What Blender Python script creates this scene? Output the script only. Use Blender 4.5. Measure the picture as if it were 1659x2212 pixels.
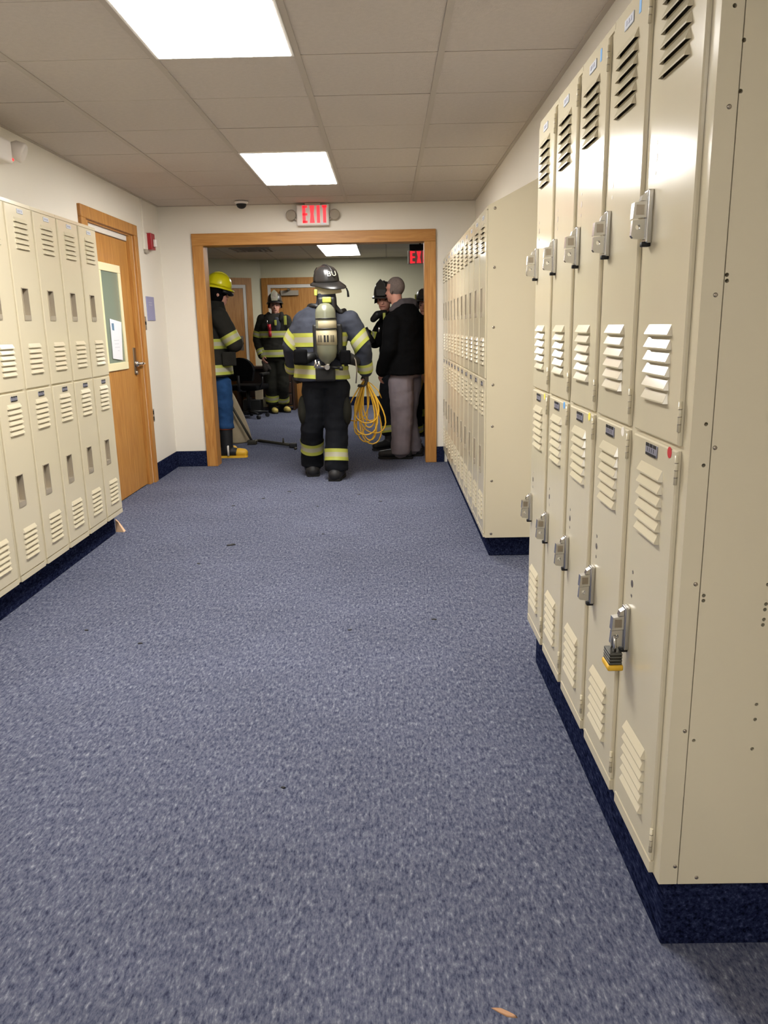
import bpy, bmesh, math, random
from mathutils import Vector, Matrix, noise
from mathutils.bvhtree import BVHTree
random.seed(7)
S = bpy.context.scene
for o in list(bpy.data.objects): bpy.data.objects.remove(o)
COL = S.collection
PI = math.pi
V = Vector

# ------------------------------------------------------------------ camera
F_PX, PITCH, YAW, ROLL, CAM_Z = 1689.0, -0.2330, -0.0090, -0.0198, 1.33
fw = V((math.sin(YAW)*math.cos(PITCH), math.cos(YAW)*math.cos(PITCH), math.sin(PITCH)))
r0 = V((math.cos(YAW), -math.sin(YAW), 0)); u0 = r0.cross(fw)
RT = math.cos(ROLL)*r0 + math.sin(ROLL)*u0
UP = -math.sin(ROLL)*r0 + math.cos(ROLL)*u0
cd = bpy.data.cameras.new('camera'); cam = bpy.data.objects.new('camera', cd); COL.objects.link(cam)
cd.sensor_fit = 'HORIZONTAL'; cd.sensor_width = 36.0; cd.lens = F_PX/1659*36.0; cd.clip_start = .05
M = Matrix((RT, UP, -fw)).transposed().to_4x4(); M.translation = V((0, 0, CAM_Z)); cam.matrix_world = M
S.camera = cam
def W(px, py, y):
    """point seen at photo pixel (px,py) at corridor distance y"""
    d = fw + RT*((px-829.5)/F_PX) - UP*((py-1106)/F_PX)
    return V((0, 0, CAM_Z)) + d*(y/d.y)
# ------------------------------------------------------------------ world, exposure
w = bpy.data.worlds.new('world'); S.world = w; w.use_nodes = True
w.node_tree.nodes['Background'].inputs[0].default_value = (.5, .48, .45, 1)
w.node_tree.nodes['Background'].inputs[1].default_value = 0.0
S.view_settings.view_transform = 'Standard'; S.view_settings.look = 'None'
S.view_settings.gamma = 1; S.view_settings.use_curve_mapping = False
S.view_settings.exposure = 0.0
LIGHT_STRENGTH = 37.0          # the corridor's fluorescent troffers
LIGHT2_STRENGTH = 17.0         # the room beyond is dimmer
LIGHT_COL = (1.0, .972, .925)

# ------------------------------------------------------------------ materials
def hx(s):
    s = s.lstrip('#'); c = [int(s[i:i+2], 16)/255 for i in (0, 2, 4)]
    return tuple((v/12.92 if v <= .04045 else ((v+.055)/1.055)**2.4) for v in c)
MATS = {}
def mat(name, col, rough=.6, metal=0., spec=.5, var=0., vscale=8., bump=0., bscale=60., emit=None, estr=0., coat=0., stretch=None, col2=None, aniso=0.):
    m = bpy.data.materials.new(name); m.use_nodes = True; nt = m.node_tree; b = nt.nodes['Principled BSDF']
    c = hx(col) if isinstance(col, str) else col
    b.inputs['Base Color'].default_value = (*c, 1); b.inputs['Roughness'].default_value = rough
    b.inputs['Metallic'].default_value = metal; b.inputs['Specular IOR Level'].default_value = spec
    if coat: b.inputs['Coat Weight'].default_value = coat; b.inputs['Coat Roughness'].default_value = .12
    if aniso: b.inputs['Anisotropic'].default_value = aniso
    if emit is not None:
        b.inputs['Emission Color'].default_value = (*(hx(emit) if isinstance(emit, str) else emit), 1); b.inputs['Emission Strength'].default_value = estr
    if var or bump:
        tc = nt.nodes.new('ShaderNodeTexCoord'); mp = nt.nodes.new('ShaderNodeMapping'); nt.links.new(tc.outputs['Object'], mp.inputs[0])
        if stretch: mp.inputs['Scale'].default_value = stretch
    if var:
        n = nt.nodes.new('ShaderNodeTexNoise'); n.inputs['Scale'].default_value = vscale; n.inputs['Detail'].default_value = 5
        nt.links.new(mp.outputs[0], n.inputs['Vector'])
        rp = nt.nodes.new('ShaderNodeValToRGB'); rp.color_ramp.elements[0].position = .3; rp.color_ramp.elements[1].position = .7
        c2 = hx(col2) if col2 else tuple(v*(1-var) for v in c)
        rp.color_ramp.elements[0].color = (*c2, 1); rp.color_ramp.elements[1].color = (*c, 1)
        nt.links.new(n.outputs['Fac'], rp.inputs[0]); nt.links.new(rp.outputs[0], b.inputs['Base Color'])
    if bump:
        n2 = nt.nodes.new('ShaderNodeTexNoise'); n2.inputs['Scale'].default_value = bscale; n2.inputs['Detail'].default_value = 3
        nt.links.new(mp.outputs[0], n2.inputs['Vector'])
        bp = nt.nodes.new('ShaderNodeBump'); bp.inputs['Strength'].default_value = bump; bp.inputs['Distance'].default_value = .01
        nt.links.new(n2.outputs['Fac'], bp.inputs['Height']); nt.links.new(bp.outputs[0], b.inputs['Normal'])
    MATS[name] = m
    return m
mat('wall', '#e8e2d6', .55, var=.03, vscale=2, bump=.05, bscale=120)
mat('wall2', '#ddd9bd', .6, var=.04, vscale=2)
mat('tile', '#c9bfb4', .95, var=.06, vscale=45, bump=.25, bscale=140)
mat('tee', '#b9afa2', .6)
mat('tee_cross', '#c6bcb0', .9)
mat('locker', '#cec4aa', .17, spec=.5, bump=.05, bscale=9, stretch=(1, 1, .06))
mat('dark', '#0d0c0c', .9)
mat('chrome', '#c9c7c4', .22, metal=1.)
mat('steel', '#a39a8e', .35, metal=1.)
mat('pocket', '#b5aa97', .35, metal=.35)
mat('plate', '#8a8a98', .45, metal=.3)
mat('white_paint', '#ddd8d0', .5)
mat('cream_paint', '#eadfb6', .5)
mat('plastic_white', '#e6e0da', .45)
mat('plastic_grey', '#a39a8c', .5)
mat('red', '#a01522', .4)
mat('red_dot', '#c02a30', .6)
mat('blue_dot', '#5f9fdc', .6)
mat('yellow_dot', '#f0e35a', .6)
mat('white_dot', '#e9e2d8', .6)
mat('sign', '#8f8fb4', .5)
mat('paper', '#e4e4ea', .7)
mat('paper_blue', '#5d7f9c', .7)
mat('paper_grey', '#b9bcc4', .7)
mat('pane', '#7f8b7c', .08, spec=.6)
mat('exit_red', '#e8404c', .5, emit='#ff3440', estr=.8)
mat('led', '#ff4040', .5, emit='#ff3038', estr=1.6)
mat('black', '#0b0b0c', .55)
mat('black_cloth', '#060608', .9, spec=.12, var=.3, vscale=12, bump=.3, bscale=25)
mat('coat_navy', '#3c3f49', .85, spec=.12, var=.35, vscale=7, bump=.35, bscale=22)
mat('coat_black', '#2b2a26', .9, spec=.12, var=.35, vscale=7, bump=.35, bscale=22)
mat('trouser_dark', '#1b1d22', .9, spec=.12, var=.4, vscale=7, bump=.4, bscale=20)
mat('trouser_olive', '#2c2c26', .9, spec=.12, var=.4, vscale=7, bump=.4, bscale=20)
mat('jeans', '#2b4c78', .9, spec=.12, var=.35, vscale=9, bump=.3, bscale=28)
mat('grey_cloth', '#857c82', .9, spec=.12, var=.2, vscale=9, bump=.35, bscale=22)
mat('hood', '#4a4447', .95, var=.2, vscale=20)
mat('shirt', '#2f333c', .9)
mat('lime', '#a9ae49', .5, var=.12, vscale=14)
mat('silver', '#a3a08a', .35)
mat('skin', '#c58f7c', .6, var=.12, vscale=9)
mat('hair', '#6f625d', .9, var=.25, vscale=60)
mat('glove', '#3a332c', .9)
mat('rubber', '#17171a', .6)
mat('boot_yellow', '#d9a92a', .5)
mat('boot_tan', '#c6b35e', .6)
mat('boot_orange', '#7d3c1c', .6)
mat('helmet_black', '#2a2827', .32, var=.3, vscale=18)
mat('helmet_yellow', '#d8cf14', .28)
mat('leather', '#161412', .5)
mat('tank', '#6f705d', .28, var=.08, vscale=12)
mat('tank_label', '#a59b7e', .45)
mat('rope', '#d9a82c', .55)
mat('canvas', '#b5a68a', .9, var=.15, vscale=10, bump=.2, bscale=30)
mat('iron', '#3f3d35', .5, metal=.5)
mat('wood_dark', '#3a2113', .5)
mat('pole_wood', '#b08c49', .6)
mat('scrap_tan', '#b98e6c', .8)
mat('wedge', '#dcb795', .7)
mat('eye', '#231a16', .4)
mat('lips', '#8f5045', .6)
mat('padlock', '#55544f', .35, metal=.7)

def wood_material():
    m = bpy.data.materials.new('oak'); m.use_nodes = True; nt = m.node_tree; b = nt.nodes['Principled BSDF']
    tc = nt.nodes.new('ShaderNodeTexCoord'); mp = nt.nodes.new('ShaderNodeMapping'); mp.inputs['Scale'].default_value = (9, 9, .7)
    n = nt.nodes.new('ShaderNodeTexNoise'); n.inputs['Scale'].default_value = 4; n.inputs['Detail'].default_value = 8; n.inputs['Distortion'].default_value = 1.2
    rp = nt.nodes.new('ShaderNodeValToRGB'); rp.color_ramp.elements[0].position = .3; rp.color_ramp.elements[1].position = .72
    rp.color_ramp.elements[0].color = (*hx('#a36c2f'), 1); rp.color_ramp.elements[1].color = (*hx('#c28d49'), 1)
    nt.links.new(tc.outputs['Object'], mp.inputs[0]); nt.links.new(mp.outputs[0], n.inputs['Vector'])
    nt.links.new(n.outputs['Fac'], rp.inputs[0]); nt.links.new(rp.outputs[0], b.inputs['Base Color'])
    b.inputs['Roughness'].default_value = .48
    MATS['oak'] = m
    m2 = m.copy(); m2.name = 'oak_horizontal'
    for nd in m2.node_tree.nodes:
        if nd.type == 'MAPPING': nd.inputs['Scale'].default_value = (.7, 9, 9)
    MATS['oak_h'] = m2
wood_material()

def carpet_material(name, dark, mid, light, spk):
    m = bpy.data.materials.new(name); m.use_nodes = True; nt = m.node_tree; b = nt.nodes['Principled BSDF']; L = nt.links.new
    tc = nt.nodes.new('ShaderNodeTexCoord'); mp = nt.nodes.new('ShaderNodeMapping'); mp.inputs['Scale'].default_value = (1, .36, 1)
    L(tc.outputs['Object'], mp.inputs[0])
    def ns(sc, det, src):
        n = nt.nodes.new('ShaderNodeTexNoise'); n.inputs['Scale'].default_value = sc; n.inputs['Detail'].default_value = det; n.inputs['Roughness'].default_value = .7
        L(src, n.inputs['Vector']); return n.outputs['Fac']
    fine = ns(130, 4, mp.outputs[0]); big = ns(1.3, 3, tc.outputs['Object']); med = ns(70, 2, mp.outputs[0])
    rp = nt.nodes.new('ShaderNodeValToRGB'); e = rp.color_ramp.elements
    e[0].position = .37; e[0].color = (*hx(dark), 1); e[1].position = .66; e[1].color = (*hx(spk), 1)
    q = e.new(.47); q.color = (*hx(mid), 1); q = e.new(.56); q.color = (*hx(light), 1)
    mx = nt.nodes.new('ShaderNodeMath'); mx.operation = 'MULTIPLY_ADD'; mx.inputs[1].default_value = .35; L(med, mx.inputs[0])
    ml = nt.nodes.new('ShaderNodeMath'); ml.operation = 'MULTIPLY'; ml.inputs[1].default_value = .65; L(fine, ml.inputs[0]); L(ml.outputs[0], mx.inputs[2])
    L(mx.outputs[0], rp.inputs[0])
    hs = nt.nodes.new('ShaderNodeHueSaturation'); L(rp.outputs[0], hs.inputs['Color'])
    mr = nt.nodes.new('ShaderNodeMapRange'); mr.inputs[1].default_value = .3; mr.inputs[2].default_value = .7; mr.inputs[3].default_value = .9; mr.inputs[4].default_value = 1.1
    L(big, mr.inputs[0]); L(mr.outputs[0], hs.inputs['Value']); L(hs.outputs[0], b.inputs['Base Color'])
    b.inputs['Roughness'].default_value = .95; b.inputs['Specular IOR Level'].default_value = 0.
    bp = nt.nodes.new('ShaderNodeBump'); bp.inputs['Strength'].default_value = .5; bp.inputs['Distance'].default_value = .006
    L(fine, bp.inputs['Height']); L(bp.outputs[0], b.inputs['Normal'])
    MATS[name] = m
carpet_material('carpet', '#373a4e', '#565a6d', '#696c7b', '#90929d')
carpet_material('carpet_base', '#0b0e1e', '#191e36', '#262c46', '#3e4460')

def light_material(name, strength):
    m = bpy.data.materials.new(name); m.use_nodes = True; nt = m.node_tree; b = nt.nodes['Principled BSDF']
    b.inputs['Base Color'].default_value = (.9, .9, .9, 1)
    b.inputs['Emission Color'].default_value = (*LIGHT_COL, 1); b.inputs['Emission Strength'].default_value = strength
    MATS[name] = m
light_material('lens', LIGHT_STRENGTH); light_material('lens2', LIGHT2_STRENGTH)

def far_ceiling_material():
    m = bpy.data.materials.new('far_ceiling'); m.use_nodes = True; nt = m.node_tree; b = nt.nodes['Principled BSDF']; L = nt.links.new
    tc = nt.nodes.new('ShaderNodeTexCoord'); br = nt.nodes.new('ShaderNodeTexBrick'); br.offset = 0; br.squash = 1
    br.inputs['Scale'].default_value = 1; br.inputs['Brick Width'].default_value = .61; br.inputs['Row Height'].default_value = .61; br.inputs['Mortar Size'].default_value = .012
    br.inputs['Color1'].default_value = (*hx('#cfc8b6'), 1); br.inputs['Color2'].default_value = (*hx('#c9c2b0'), 1); br.inputs['Mortar'].default_value = (*hx('#b3ac9b'), 1)
    L(tc.outputs['Object'], br.inputs['Vector']); L(br.outputs[0], b.inputs['Base Color']); b.inputs['Roughness'].default_value = .95
    MATS['far_ceiling'] = m
far_ceiling_material()

# ------------------------------------------------------------------ mesh helpers
WL = {}
def bm_new(): return bmesh.new()
def box(bm, a, b, mi=0):
    x0, y0, z0 = a; x1, y1, z1 = b
    x0, x1 = min(x0, x1), max(x0, x1); y0, y1 = min(y0, y1), max(y0, y1); z0, z1 = min(z0, z1), max(z0, z1)
    v = [bm.verts.new(p) for p in ((x0,y0,z0),(x1,y0,z0),(x1,y1,z0),(x0,y1,z0),(x0,y0,z1),(x1,y0,z1),(x1,y1,z1),(x0,y1,z1))]
    fs = [bm.faces.new([v[i] for i in q]) for q in ((0,3,2,1),(4,5,6,7),(0,1,5,4),(1,2,6,5),(2,3,7,6),(3,0,4,7))]
    for f in fs: f.material_index = mi
    return v, fs
def bbox(bm, a, b, bev=.004, seg=2, mi=0):
    """bevelled box"""
    v, fs = box(bm, a, b, mi)
    es = list({e for f in fs for e in f.edges})
    r = bmesh.ops.bevel(bm, geom=es, offset=bev, segments=seg, profile=.7, affect='EDGES')
    for f in r['faces']: f.material_index = mi; f.smooth = True
def ring(bm, c, ax, ay, rx, ry, n): return [bm.verts.new(c + ax*(rx*math.cos(2*PI*i/n)) + ay*(ry*math.sin(2*PI*i/n))) for i in range(n)]
def bridge(bm, a, b, mi=0, smooth=True):
    n = len(a)
    for i in range(n):
        f = bm.faces.new((a[i], a[(i+1) % n], b[(i+1) % n], b[i])); f.material_index = mi; f.smooth = smooth
def cap(bm, r, mi=0, flip=False):
    f = bm.faces.new(r[::-1] if flip else r); f.material_index = mi
def frame_of(d):
    d = d.normalized(); a = V((0, 0, 1)) if abs(d.z) < .9 else V((1, 0, 0)); x = d.cross(a).normalized(); return x, d.cross(x).normalized()
def cyl(bm, p0, p1, r0_, r1_=None, n=16, mi=0):
    p0, p1 = V(p0), V(p1); r1_ = r0_ if r1_ is None else r1_; x, y = frame_of(p1-p0)
    a = ring(bm, p0, x, y, r0_, r0_, n); b = ring(bm, p1, x, y, r1_, r1_, n); bridge(bm, a, b, mi); cap(bm, a, mi, True); cap(bm, b, mi)
def lathe(bm, base, axis, prof, n=24, mi=0, sx=1., sy=1., xdir=None):
    """profile [(radius, height)] around an axis"""
    axis = V(axis).normalized(); x, y = frame_of(axis)
    if xdir is not None: x = (V(xdir) - axis*V(xdir).dot(axis)).normalized(); y = axis.cross(x)
    rs = [ring(bm, V(base)+axis*h, x, y, max(r, 1e-4)*sx, max(r, 1e-4)*sy, n) for r, h in prof]
    for a, b in zip(rs, rs[1:]): bridge(bm, a, b, mi)
    cap(bm, rs[0], mi, True); cap(bm, rs[-1], mi)
def tube(bm, pts, r, n=8, mi=0, closed=False):
    pts = [V(p) for p in pts]; rs = []; prev = None
    N = len(pts)
    for i, p in enumerate(pts):
        d = (pts[(i+1) % N] - pts[i-1]) if closed else (pts[min(i+1, N-1)] - pts[max(i-1, 0)])
        d.normalize()
        if prev is None: x, y = frame_of(d)
        else:
            x = (prev - d*prev.dot(d)).normalized(); y = d.cross(x)
        prev = x; rr = r[i] if isinstance(r, (list, tuple)) else r
        rs.append(ring(bm, p, x, y, rr, rr, n))
    for a, b in zip(rs, rs[1:]): bridge(bm, a, b, mi)
    if closed: bridge(bm, rs[-1], rs[0], mi)
    else: cap(bm, rs[0], mi, True); cap(bm, rs[-1], mi)
def prism(bm, poly, a0, a1, axis='y', mi=0):
    """extrude polygon [(u,v)] between a0,a1 along an axis"""
    f = {'y': lambda u, v, a: (u, a, v), 'x': lambda u, v, a: (a, u, v), 'z': lambda u, v, a: (u, v, a)}[axis]
    A = [bm.verts.new(f(u, v, a0)) for u, v in poly]; B = [bm.verts.new(f(u, v, a1)) for u, v in poly]
    bridge(bm, A, B, mi, False); cap(bm, A, mi, True); cap(bm, B, mi)
def mesh_of(bm, name, mats, recalc=True):
    if recalc: bmesh.ops.recalc_face_normals(bm, faces=bm.faces)
    me = bpy.data.meshes.new(name); bm.to_mesh(me); bm.free()
    for m in ([mats] if isinstance(mats, str) else mats): me.materials.append(MATS[m])
    return me
def link(name, data, parent=None, loc=(0, 0, 0), rot=(0, 0, 0)):
    o = bpy.data.objects.new(name, data); COL.objects.link(o); o.location = loc; o.rotation_euler = rot
    if parent is not None: o.parent = parent
    return o
def tag(o, label, cat, group=None):
    o['label'] = label; o['category'] = cat
    if group: o['group'] = group
    return o
def thing(name, label, cat, loc=(0, 0, 0), rotz=0., group=None):
    o = bpy.data.objects.new(name, None); COL.objects.link(o); o.empty_display_size = .1
    o.location = loc; o.rotation_euler = (0, 0, rotz); WL[o.name] = V(loc); return tag(o, label, cat, group)
def part(name, bm, mats, parent, recalc=True, label=None):
    """bm in world coordinates; parent is an unrotated thing or part"""
    off = WL.get(parent.name, V((0, 0, 0))); bmesh.ops.translate(bm, verts=bm.verts, vec=-off)
    o = link(name, mesh_of(bm, name, mats, recalc), parent); WL[o.name] = off
    if label: o['label'] = label
    return o
def solo(name, bm, mats, label, cat, group=None, origin=None):
    c = V(origin) if origin is not None else V((0, 0, 0))
    bmesh.ops.translate(bm, verts=bm.verts, vec=-c)
    o = link(name, mesh_of(bm, name, mats), None, c); WL[o.name] = c; return tag(o, label, cat, group)
def struct(name, bm, mats, label=None):
    o = link(name, mesh_of(bm, name, mats)); o['kind'] = 'structure'; WL[o.name] = V((0, 0, 0))
    if label: o['label'] = label
    return o

# ------------------------------------------------------------------ the setting
XL, XR, YE, YE2, HC = -2.133, .838, 7.742, 7.90, 2.456
YB, Y0 = 13.72, -4.4
bm = bm_new(); box(bm, (-4.6, Y0-.2, -.1), (4.2, YB+.2, 0)); struct('floor', bm, 'carpet')
# left wall with a doorway
DY0, DY1, DZ = 5.83, 6.915, 2.115
bm = bm_new()
box(bm, (XL-.16, Y0, 0), (XL, DY0, HC+.1)); box(bm, (XL-.16, DY1, 0), (XL, YE2, HC+.1)); box(bm, (XL-.16, DY0, DZ), (XL, DY1, HC+.1))
struct('wall_left', bm, 'wall')
bm = bm_new(); box(bm, (XR, Y0, 0), (XR+.16, YE2, HC+.1)); struct('wall_right', bm, 'wall')
bm = bm_new(); box(bm, (XL-.16, Y0-.16, 0), (XR+.16, Y0, HC+.1)); struct('wall_rear', bm, 'wall')
OX0, OX1, OZ = -1.722, .357, 2.10
bm = bm_new()
box(bm, (XL, YE, 0), (OX0-.02, YE2, HC+.1)); box(bm, (OX1+.02, YE, 0), (XR, YE2, HC+.1)); box(bm, (OX0-.02, YE, OZ+.02), (OX1+.02, YE2, HC+.1))
struct('wall_end', bm, 'wall')
# oak casing of the wide opening
def casing(name, boards, lining):
    t = None
    for i, (a, b, m) in enumerate(boards + lining):
        bm = bm_new(); bbox(bm, a, b, .005 if i < len(boards) else .0012, 2)
        if t is None: t = struct(name, bm, m)
        else: part('casing_board' if i < len(boards) else 'jamb_board', bm, m, t)
    return t
casing('trim_1',
    [((-1.8275, YE-.024, 0), (OX0, YE+.002, OZ), 'oak'), ((OX1, YE-.024, 0), (.4665, YE+.002, OZ), 'oak'), ((-1.8275, YE-.024, OZ), (.4665, YE+.002, 2.209), 'oak_h')],
    [((OX0-.02, YE, 0), (OX0, YE2, OZ), 'oak'), ((OX1, YE, 0), (OX1+.02, YE2, OZ), 'oak'), ((OX0, YE, OZ), (OX1, YE2, OZ+.02), 'oak_h')])
# carpet-covered baseboards
def baseboard(name, a, b):
    bm = bm_new(); bbox(bm, a, b, .004, 2); return struct(name, bm, 'carpet_base')
baseboard('baseboard_left', (XL, 7.03, 0), (XL+.014, YE-.014, .155))
baseboard('baseboard_end', (XL, YE-.014, 0), (-1.8275, YE, .155))
baseboard('baseboard_end_right', (.4665, YE-.014, 0), (.543, YE, .155))
# second room
CR = V((-2.12, YB, 0)); AD = V((-.866, -.5, 0)); AN = V((.5, -.866, 0))     # angled wall: corner, direction, normal
bm = bm_new(); box(bm, (-2.12, YB, 0), (4.1, YB+.14, HC)); struct('wall_back', bm, 'wall2')
bm = bm_new()
p = [CR, CR+AD*2.4, CR+AD*2.4-AN*.14, CR-AN*.14]
prism(bm, [(q.x, q.y) for q in p], 0, HC, 'z'); struct('wall_back_angled', bm, 'wall2')
q = CR+AD*2.4
bm = bm_new(); box(bm, (q.x-.14, YE2, 0), (q.x, q.y+.1, HC)); struct('wall_far_left', bm, 'wall2')
bm = bm_new(); box(bm, (4.0, YE2, 0), (4.14, YB, HC)); struct('wall_far_right', bm, 'wall2')
bm = bm_new(); box(bm, (q.x, YE, 0), (XL-.16, YE2, HC)); box(bm, (XR+.16, YE, 0), (4.0, YE2, HC)); struct('wall_far_front', bm, 'wall2')
bm = bm_new(); vx0, vx1, vy0, vy1 = -2.24, -1.66, 11.66, 12.24        # opening of the air vent
box(bm, (q.x, YE2, HC), (vx0, YB+.1, HC+.06)); box(bm, (vx1, YE2, HC), (4.1, YB+.1, HC+.06)); box(bm, (vx0, YE2, HC), (vx1, vy0, HC+.06)); box(bm, (vx0, vy1, HC), (vx1, YB+.1, HC+.06))
struct('ceiling_far', bm, 'far_ceiling')
baseboard('baseboard_back', (-1.0, YB-.014, 0), (4.0, YB, .15))

# suspended ceiling of the corridor: slab, grid bars, tiles
bm = bm_new(); box(bm, (XL-.16, Y0-.16, HC+.06), (XR+.16, YE, HC+.12)); CEIL = struct('ceiling', bm, 'tile')
GX = [XL, -1.582, -.972, -.362, .248, XR]
GY = [Y0] + [3.6807+.61*k for k in range(-13, 7)] + [YE]
def is_light(ci, y): return ci == 2 and any(a-.02 < y < a+1.2 for a in (-1.81, 2.46, 5.51))
tile_cache = {}
def tile_mesh(sx, sy):
    k = (round(sx, 3), round(sy, 3))
    if k not in tile_cache:
        bm = bm_new(); bbox(bm, (-sx/2, -sy/2, 0), (sx/2, sy/2, .016), .003, 1); tile_cache[k] = mesh_of(bm, 'ceiling_tile', 'tile')
    return tile_cache[k]
for ci in range(5):
    for a, b in zip(GY, GY[1:]):
        if is_light(ci, a): continue
        t = link('ceiling_tile', tile_mesh(GX[ci+1]-GX[ci]-.012, b-a-.012), CEIL, ((GX[ci]+GX[ci+1])/2, (a+b)/2, HC+random.uniform(.0004, .0018)))
        t.rotation_euler = (random.uniform(-.001, .001), random.uniform(-.001, .001), 0)
for x in GX[1:-1]:
    bm = bm_new(); box(bm, (x-.014, Y0, HC-.003), (x+.014, YE, HC+.001)); box(bm, (x-.002, Y0, HC), (x+.002, YE, HC+.05)); part('grid_bar', bm, 'tee', CEIL)
for y in GY[1:-1]:
    for ci in range(5):
        if is_light(ci, y) and is_light(ci, y-.3): continue
        bm = bm_new(); box(bm, (GX[ci]+.012, y-.009, HC-.0006), (GX[ci+1]-.012, y+.009, HC+.001)); part('grid_bar', bm, 'tee_cross', CEIL)
for x0, x1 in ((XL, XL+.022), (XR-.022, XR)):
    bm = bm_new(); box(bm, (x0, Y0, HC-.004), (x1, YE, HC+.001)); part('wall_angle', bm, 'tee', CEIL)
bm = bm_new(); box(bm, (XL+.022, YE-.022, HC-.004), (XR-.022, YE, HC+.001)); part('wall_angle', bm, 'tee', CEIL)

def troffer(y0, y1, x0, x1, m, label, z=HC, name='ceiling_light'):
    t = thing(name, label, 'ceiling light', ((x0+x1)/2, (y0+y1)/2, z))
    bm = bm_new(); f = .026
    for a, b in (((x0+.012, y0+.012), (x1-.012, y0+f)), ((x0+.012, y1-f), (x1-.012, y1-.012)), ((x0+.012, y0+f), (x0+f, y1-f)), ((x1-f, y0+f), (x1-.012, y1-f))):
        box(bm, (a[0], a[1], z-.006), (b[0], b[1], z+.03))
    part('frame', bm, 'white_paint', t)
    bm = bm_new(); box(bm, (x0+f, y0+f, z-.0075), (x1-f, y1-f, z+.01)); part('diffuser', bm, m, t)
    return t
troffer(2.46, 3.68, -.972, -.362, 'lens', 'lit fluorescent ceiling panel directly above the open carpet between the locker rows')
troffer(5.51, 6.73, -.972, -.362, 'lens', 'lit fluorescent ceiling panel just in front of the exit sign and wide doorway')
troffer(-1.81, -.59, -.972, -.362, 'lens', 'lit fluorescent ceiling panel nearest the rear corridor wall', name='ceiling_light_offscreen')
troffer(11.86, 13.05, -.98, -.39, 'lens2', 'lit ceiling panel in the far room close to its back wall', HC-.012)
troffer(10.62, 11.84, -.98, -.39, 'lens2', 'lit ceiling panel in the far room closer to the oak doorway', HC-.012)

# ------------------------------------------------------------------ lockers
LW, LH, MID = .305, 1.815, .9075
CACHE = {}
def cached(key, fn):
    if key not in CACHE: CACHE[key] = fn()
    return CACHE[key]
def body_mesh(depth, slope, open_right=False):
    """hollow sheet-metal carcass: sides, back, top, bottom, middle shelf and a front frame"""
    bm = bm_new(); h = LW/2-.0008; zt = LH+slope*depth
    def q(*p): bm.faces.new([bm.verts.new(v) for v in p])
    for x in ((-h,) if open_right else (-h, h)): q((x, 0, 0), (x, depth, 0), (x, depth, zt), (x, 0, LH))
    q((-h, depth, 0), (h, depth, 0), (h, depth, zt), (-h, depth, zt)); q((-h, 0, 0), (h, 0, 0), (h, depth, 0), (-h, depth, 0))
    q((-h, 0, LH), (h, 0, LH), (h, depth, zt), (-h, depth, zt)); q((-h, .001, MID), (h, .001, MID), (h, depth, MID), (-h, depth, MID))
    box(bm, (-h, 0, 0), (-.125, .002, LH)); box(bm, (.108, 0, 0), (h, .002, LH))
    for a, b in ((0, .04), (MID-.02, MID+.02), (LH-.035, LH)): box(bm, (-.125, 0, a), (.108, .002, b))
    return mesh_of(bm, 'locker_body', 'locker')
def cut_holes(me, cutters):
    """drill real holes: boolean difference with cylinders [(p0, p1, r)]"""
    bm = bm_new()
    for p0, p1, r in cutters: cyl(bm, p0, p1, r, n=14)
    cm = mesh_of(bm, 'cutter', 'locker'); o = bpy.data.objects.new('tmp', me); c = bpy.data.objects.new('tmp', cm); COL.objects.link(o); COL.objects.link(c)
    m = o.modifiers.new('b', 'BOOLEAN'); m.operation = 'DIFFERENCE'; m.solver = 'EXACT'; m.use_self = True; m.object = c
    dg = bpy.context.evaluated_depsgraph_get(); dg.update(); r = bpy.data.meshes.new_from_object(o.evaluated_get(dg)); r.name = me.name
    bpy.data.objects.remove(o); bpy.data.objects.remove(c); bpy.data.meshes.remove(cm); return r
def rail_mesh(x0, x1):
    bm = bm_new(); box(bm, (x0, -.009, 0), (x1, .0, .026)); return mesh_of(bm, 'bottom_rail', 'locker')
def top_rail_mesh(x0, x1):
    bm = bm_new(); box(bm, (-LW/2+.001, -.004, LH-.018), (LW/2-.001, .0, LH-.003)); return mesh_of(bm, 'top_rail', 'locker')
def door_mesh(x0, x1, z0, z1, holes=()):
    """door leaf proud of the body, chamfered edge, real openings [(xa, xb, za, zb)]"""
    bm = bm_new(); f, c, bk = -.009, .003, -.0005
    xs = sorted({round(v, 6) for h in holes for v in h[:2]} | {x0+c, x1-c}); zs = sorted({round(v, 6) for h in holes for v in h[2:]} | {z0+c, z1-c})
    nx, nz = len(xs), len(zs)
    g = {(i, j): bm.verts.new((x, f, z)) for i, x in enumerate(xs) for j, z in enumerate(zs)}
    for i in range(nx-1):
        for j in range(nz-1):
            mx, mz = (xs[i]+xs[i+1])/2, (zs[j]+zs[j+1])/2
            if any(h[0] < mx < h[1] and h[2] < mz < h[3] for h in holes): continue
            bm.faces.new((g[i, j], g[i+1, j], g[i+1, j+1], g[i, j+1]))
    lp = [(i, 0) for i in range(nx)] + [(nx-1, j) for j in range(1, nz)] + [(i, nz-1) for i in range(nx-2, -1, -1)] + [(0, j) for j in range(nz-2, 0, -1)]
    def outer(i, j): return ({0: x0, nx-1: x1}.get(i, xs[i]), {0: z0, nz-1: z1}.get(j, zs[j]))
    A = [g[k] for k in lp]; B = [bm.verts.new((outer(*k)[0], f+.003, outer(*k)[1])) for k in lp]; Cc = [bm.verts.new((outer(*k)[0], bk, outer(*k)[1])) for k in lp]
    bridge(bm, A, B, 0, False); bridge(bm, B, Cc, 0, False)
    for v in [v for v in bm.verts if not v.link_faces]: bm.verts.remove(v)
    return mesh_of(bm, 'locker_door', 'locker')
def slots(zs, cx, w=.142, h=.0215): return [(cx-w/2+.004, cx+w/2-.004, z-h/2+.0005, z-h/2+.0125) for z in zs]
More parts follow.
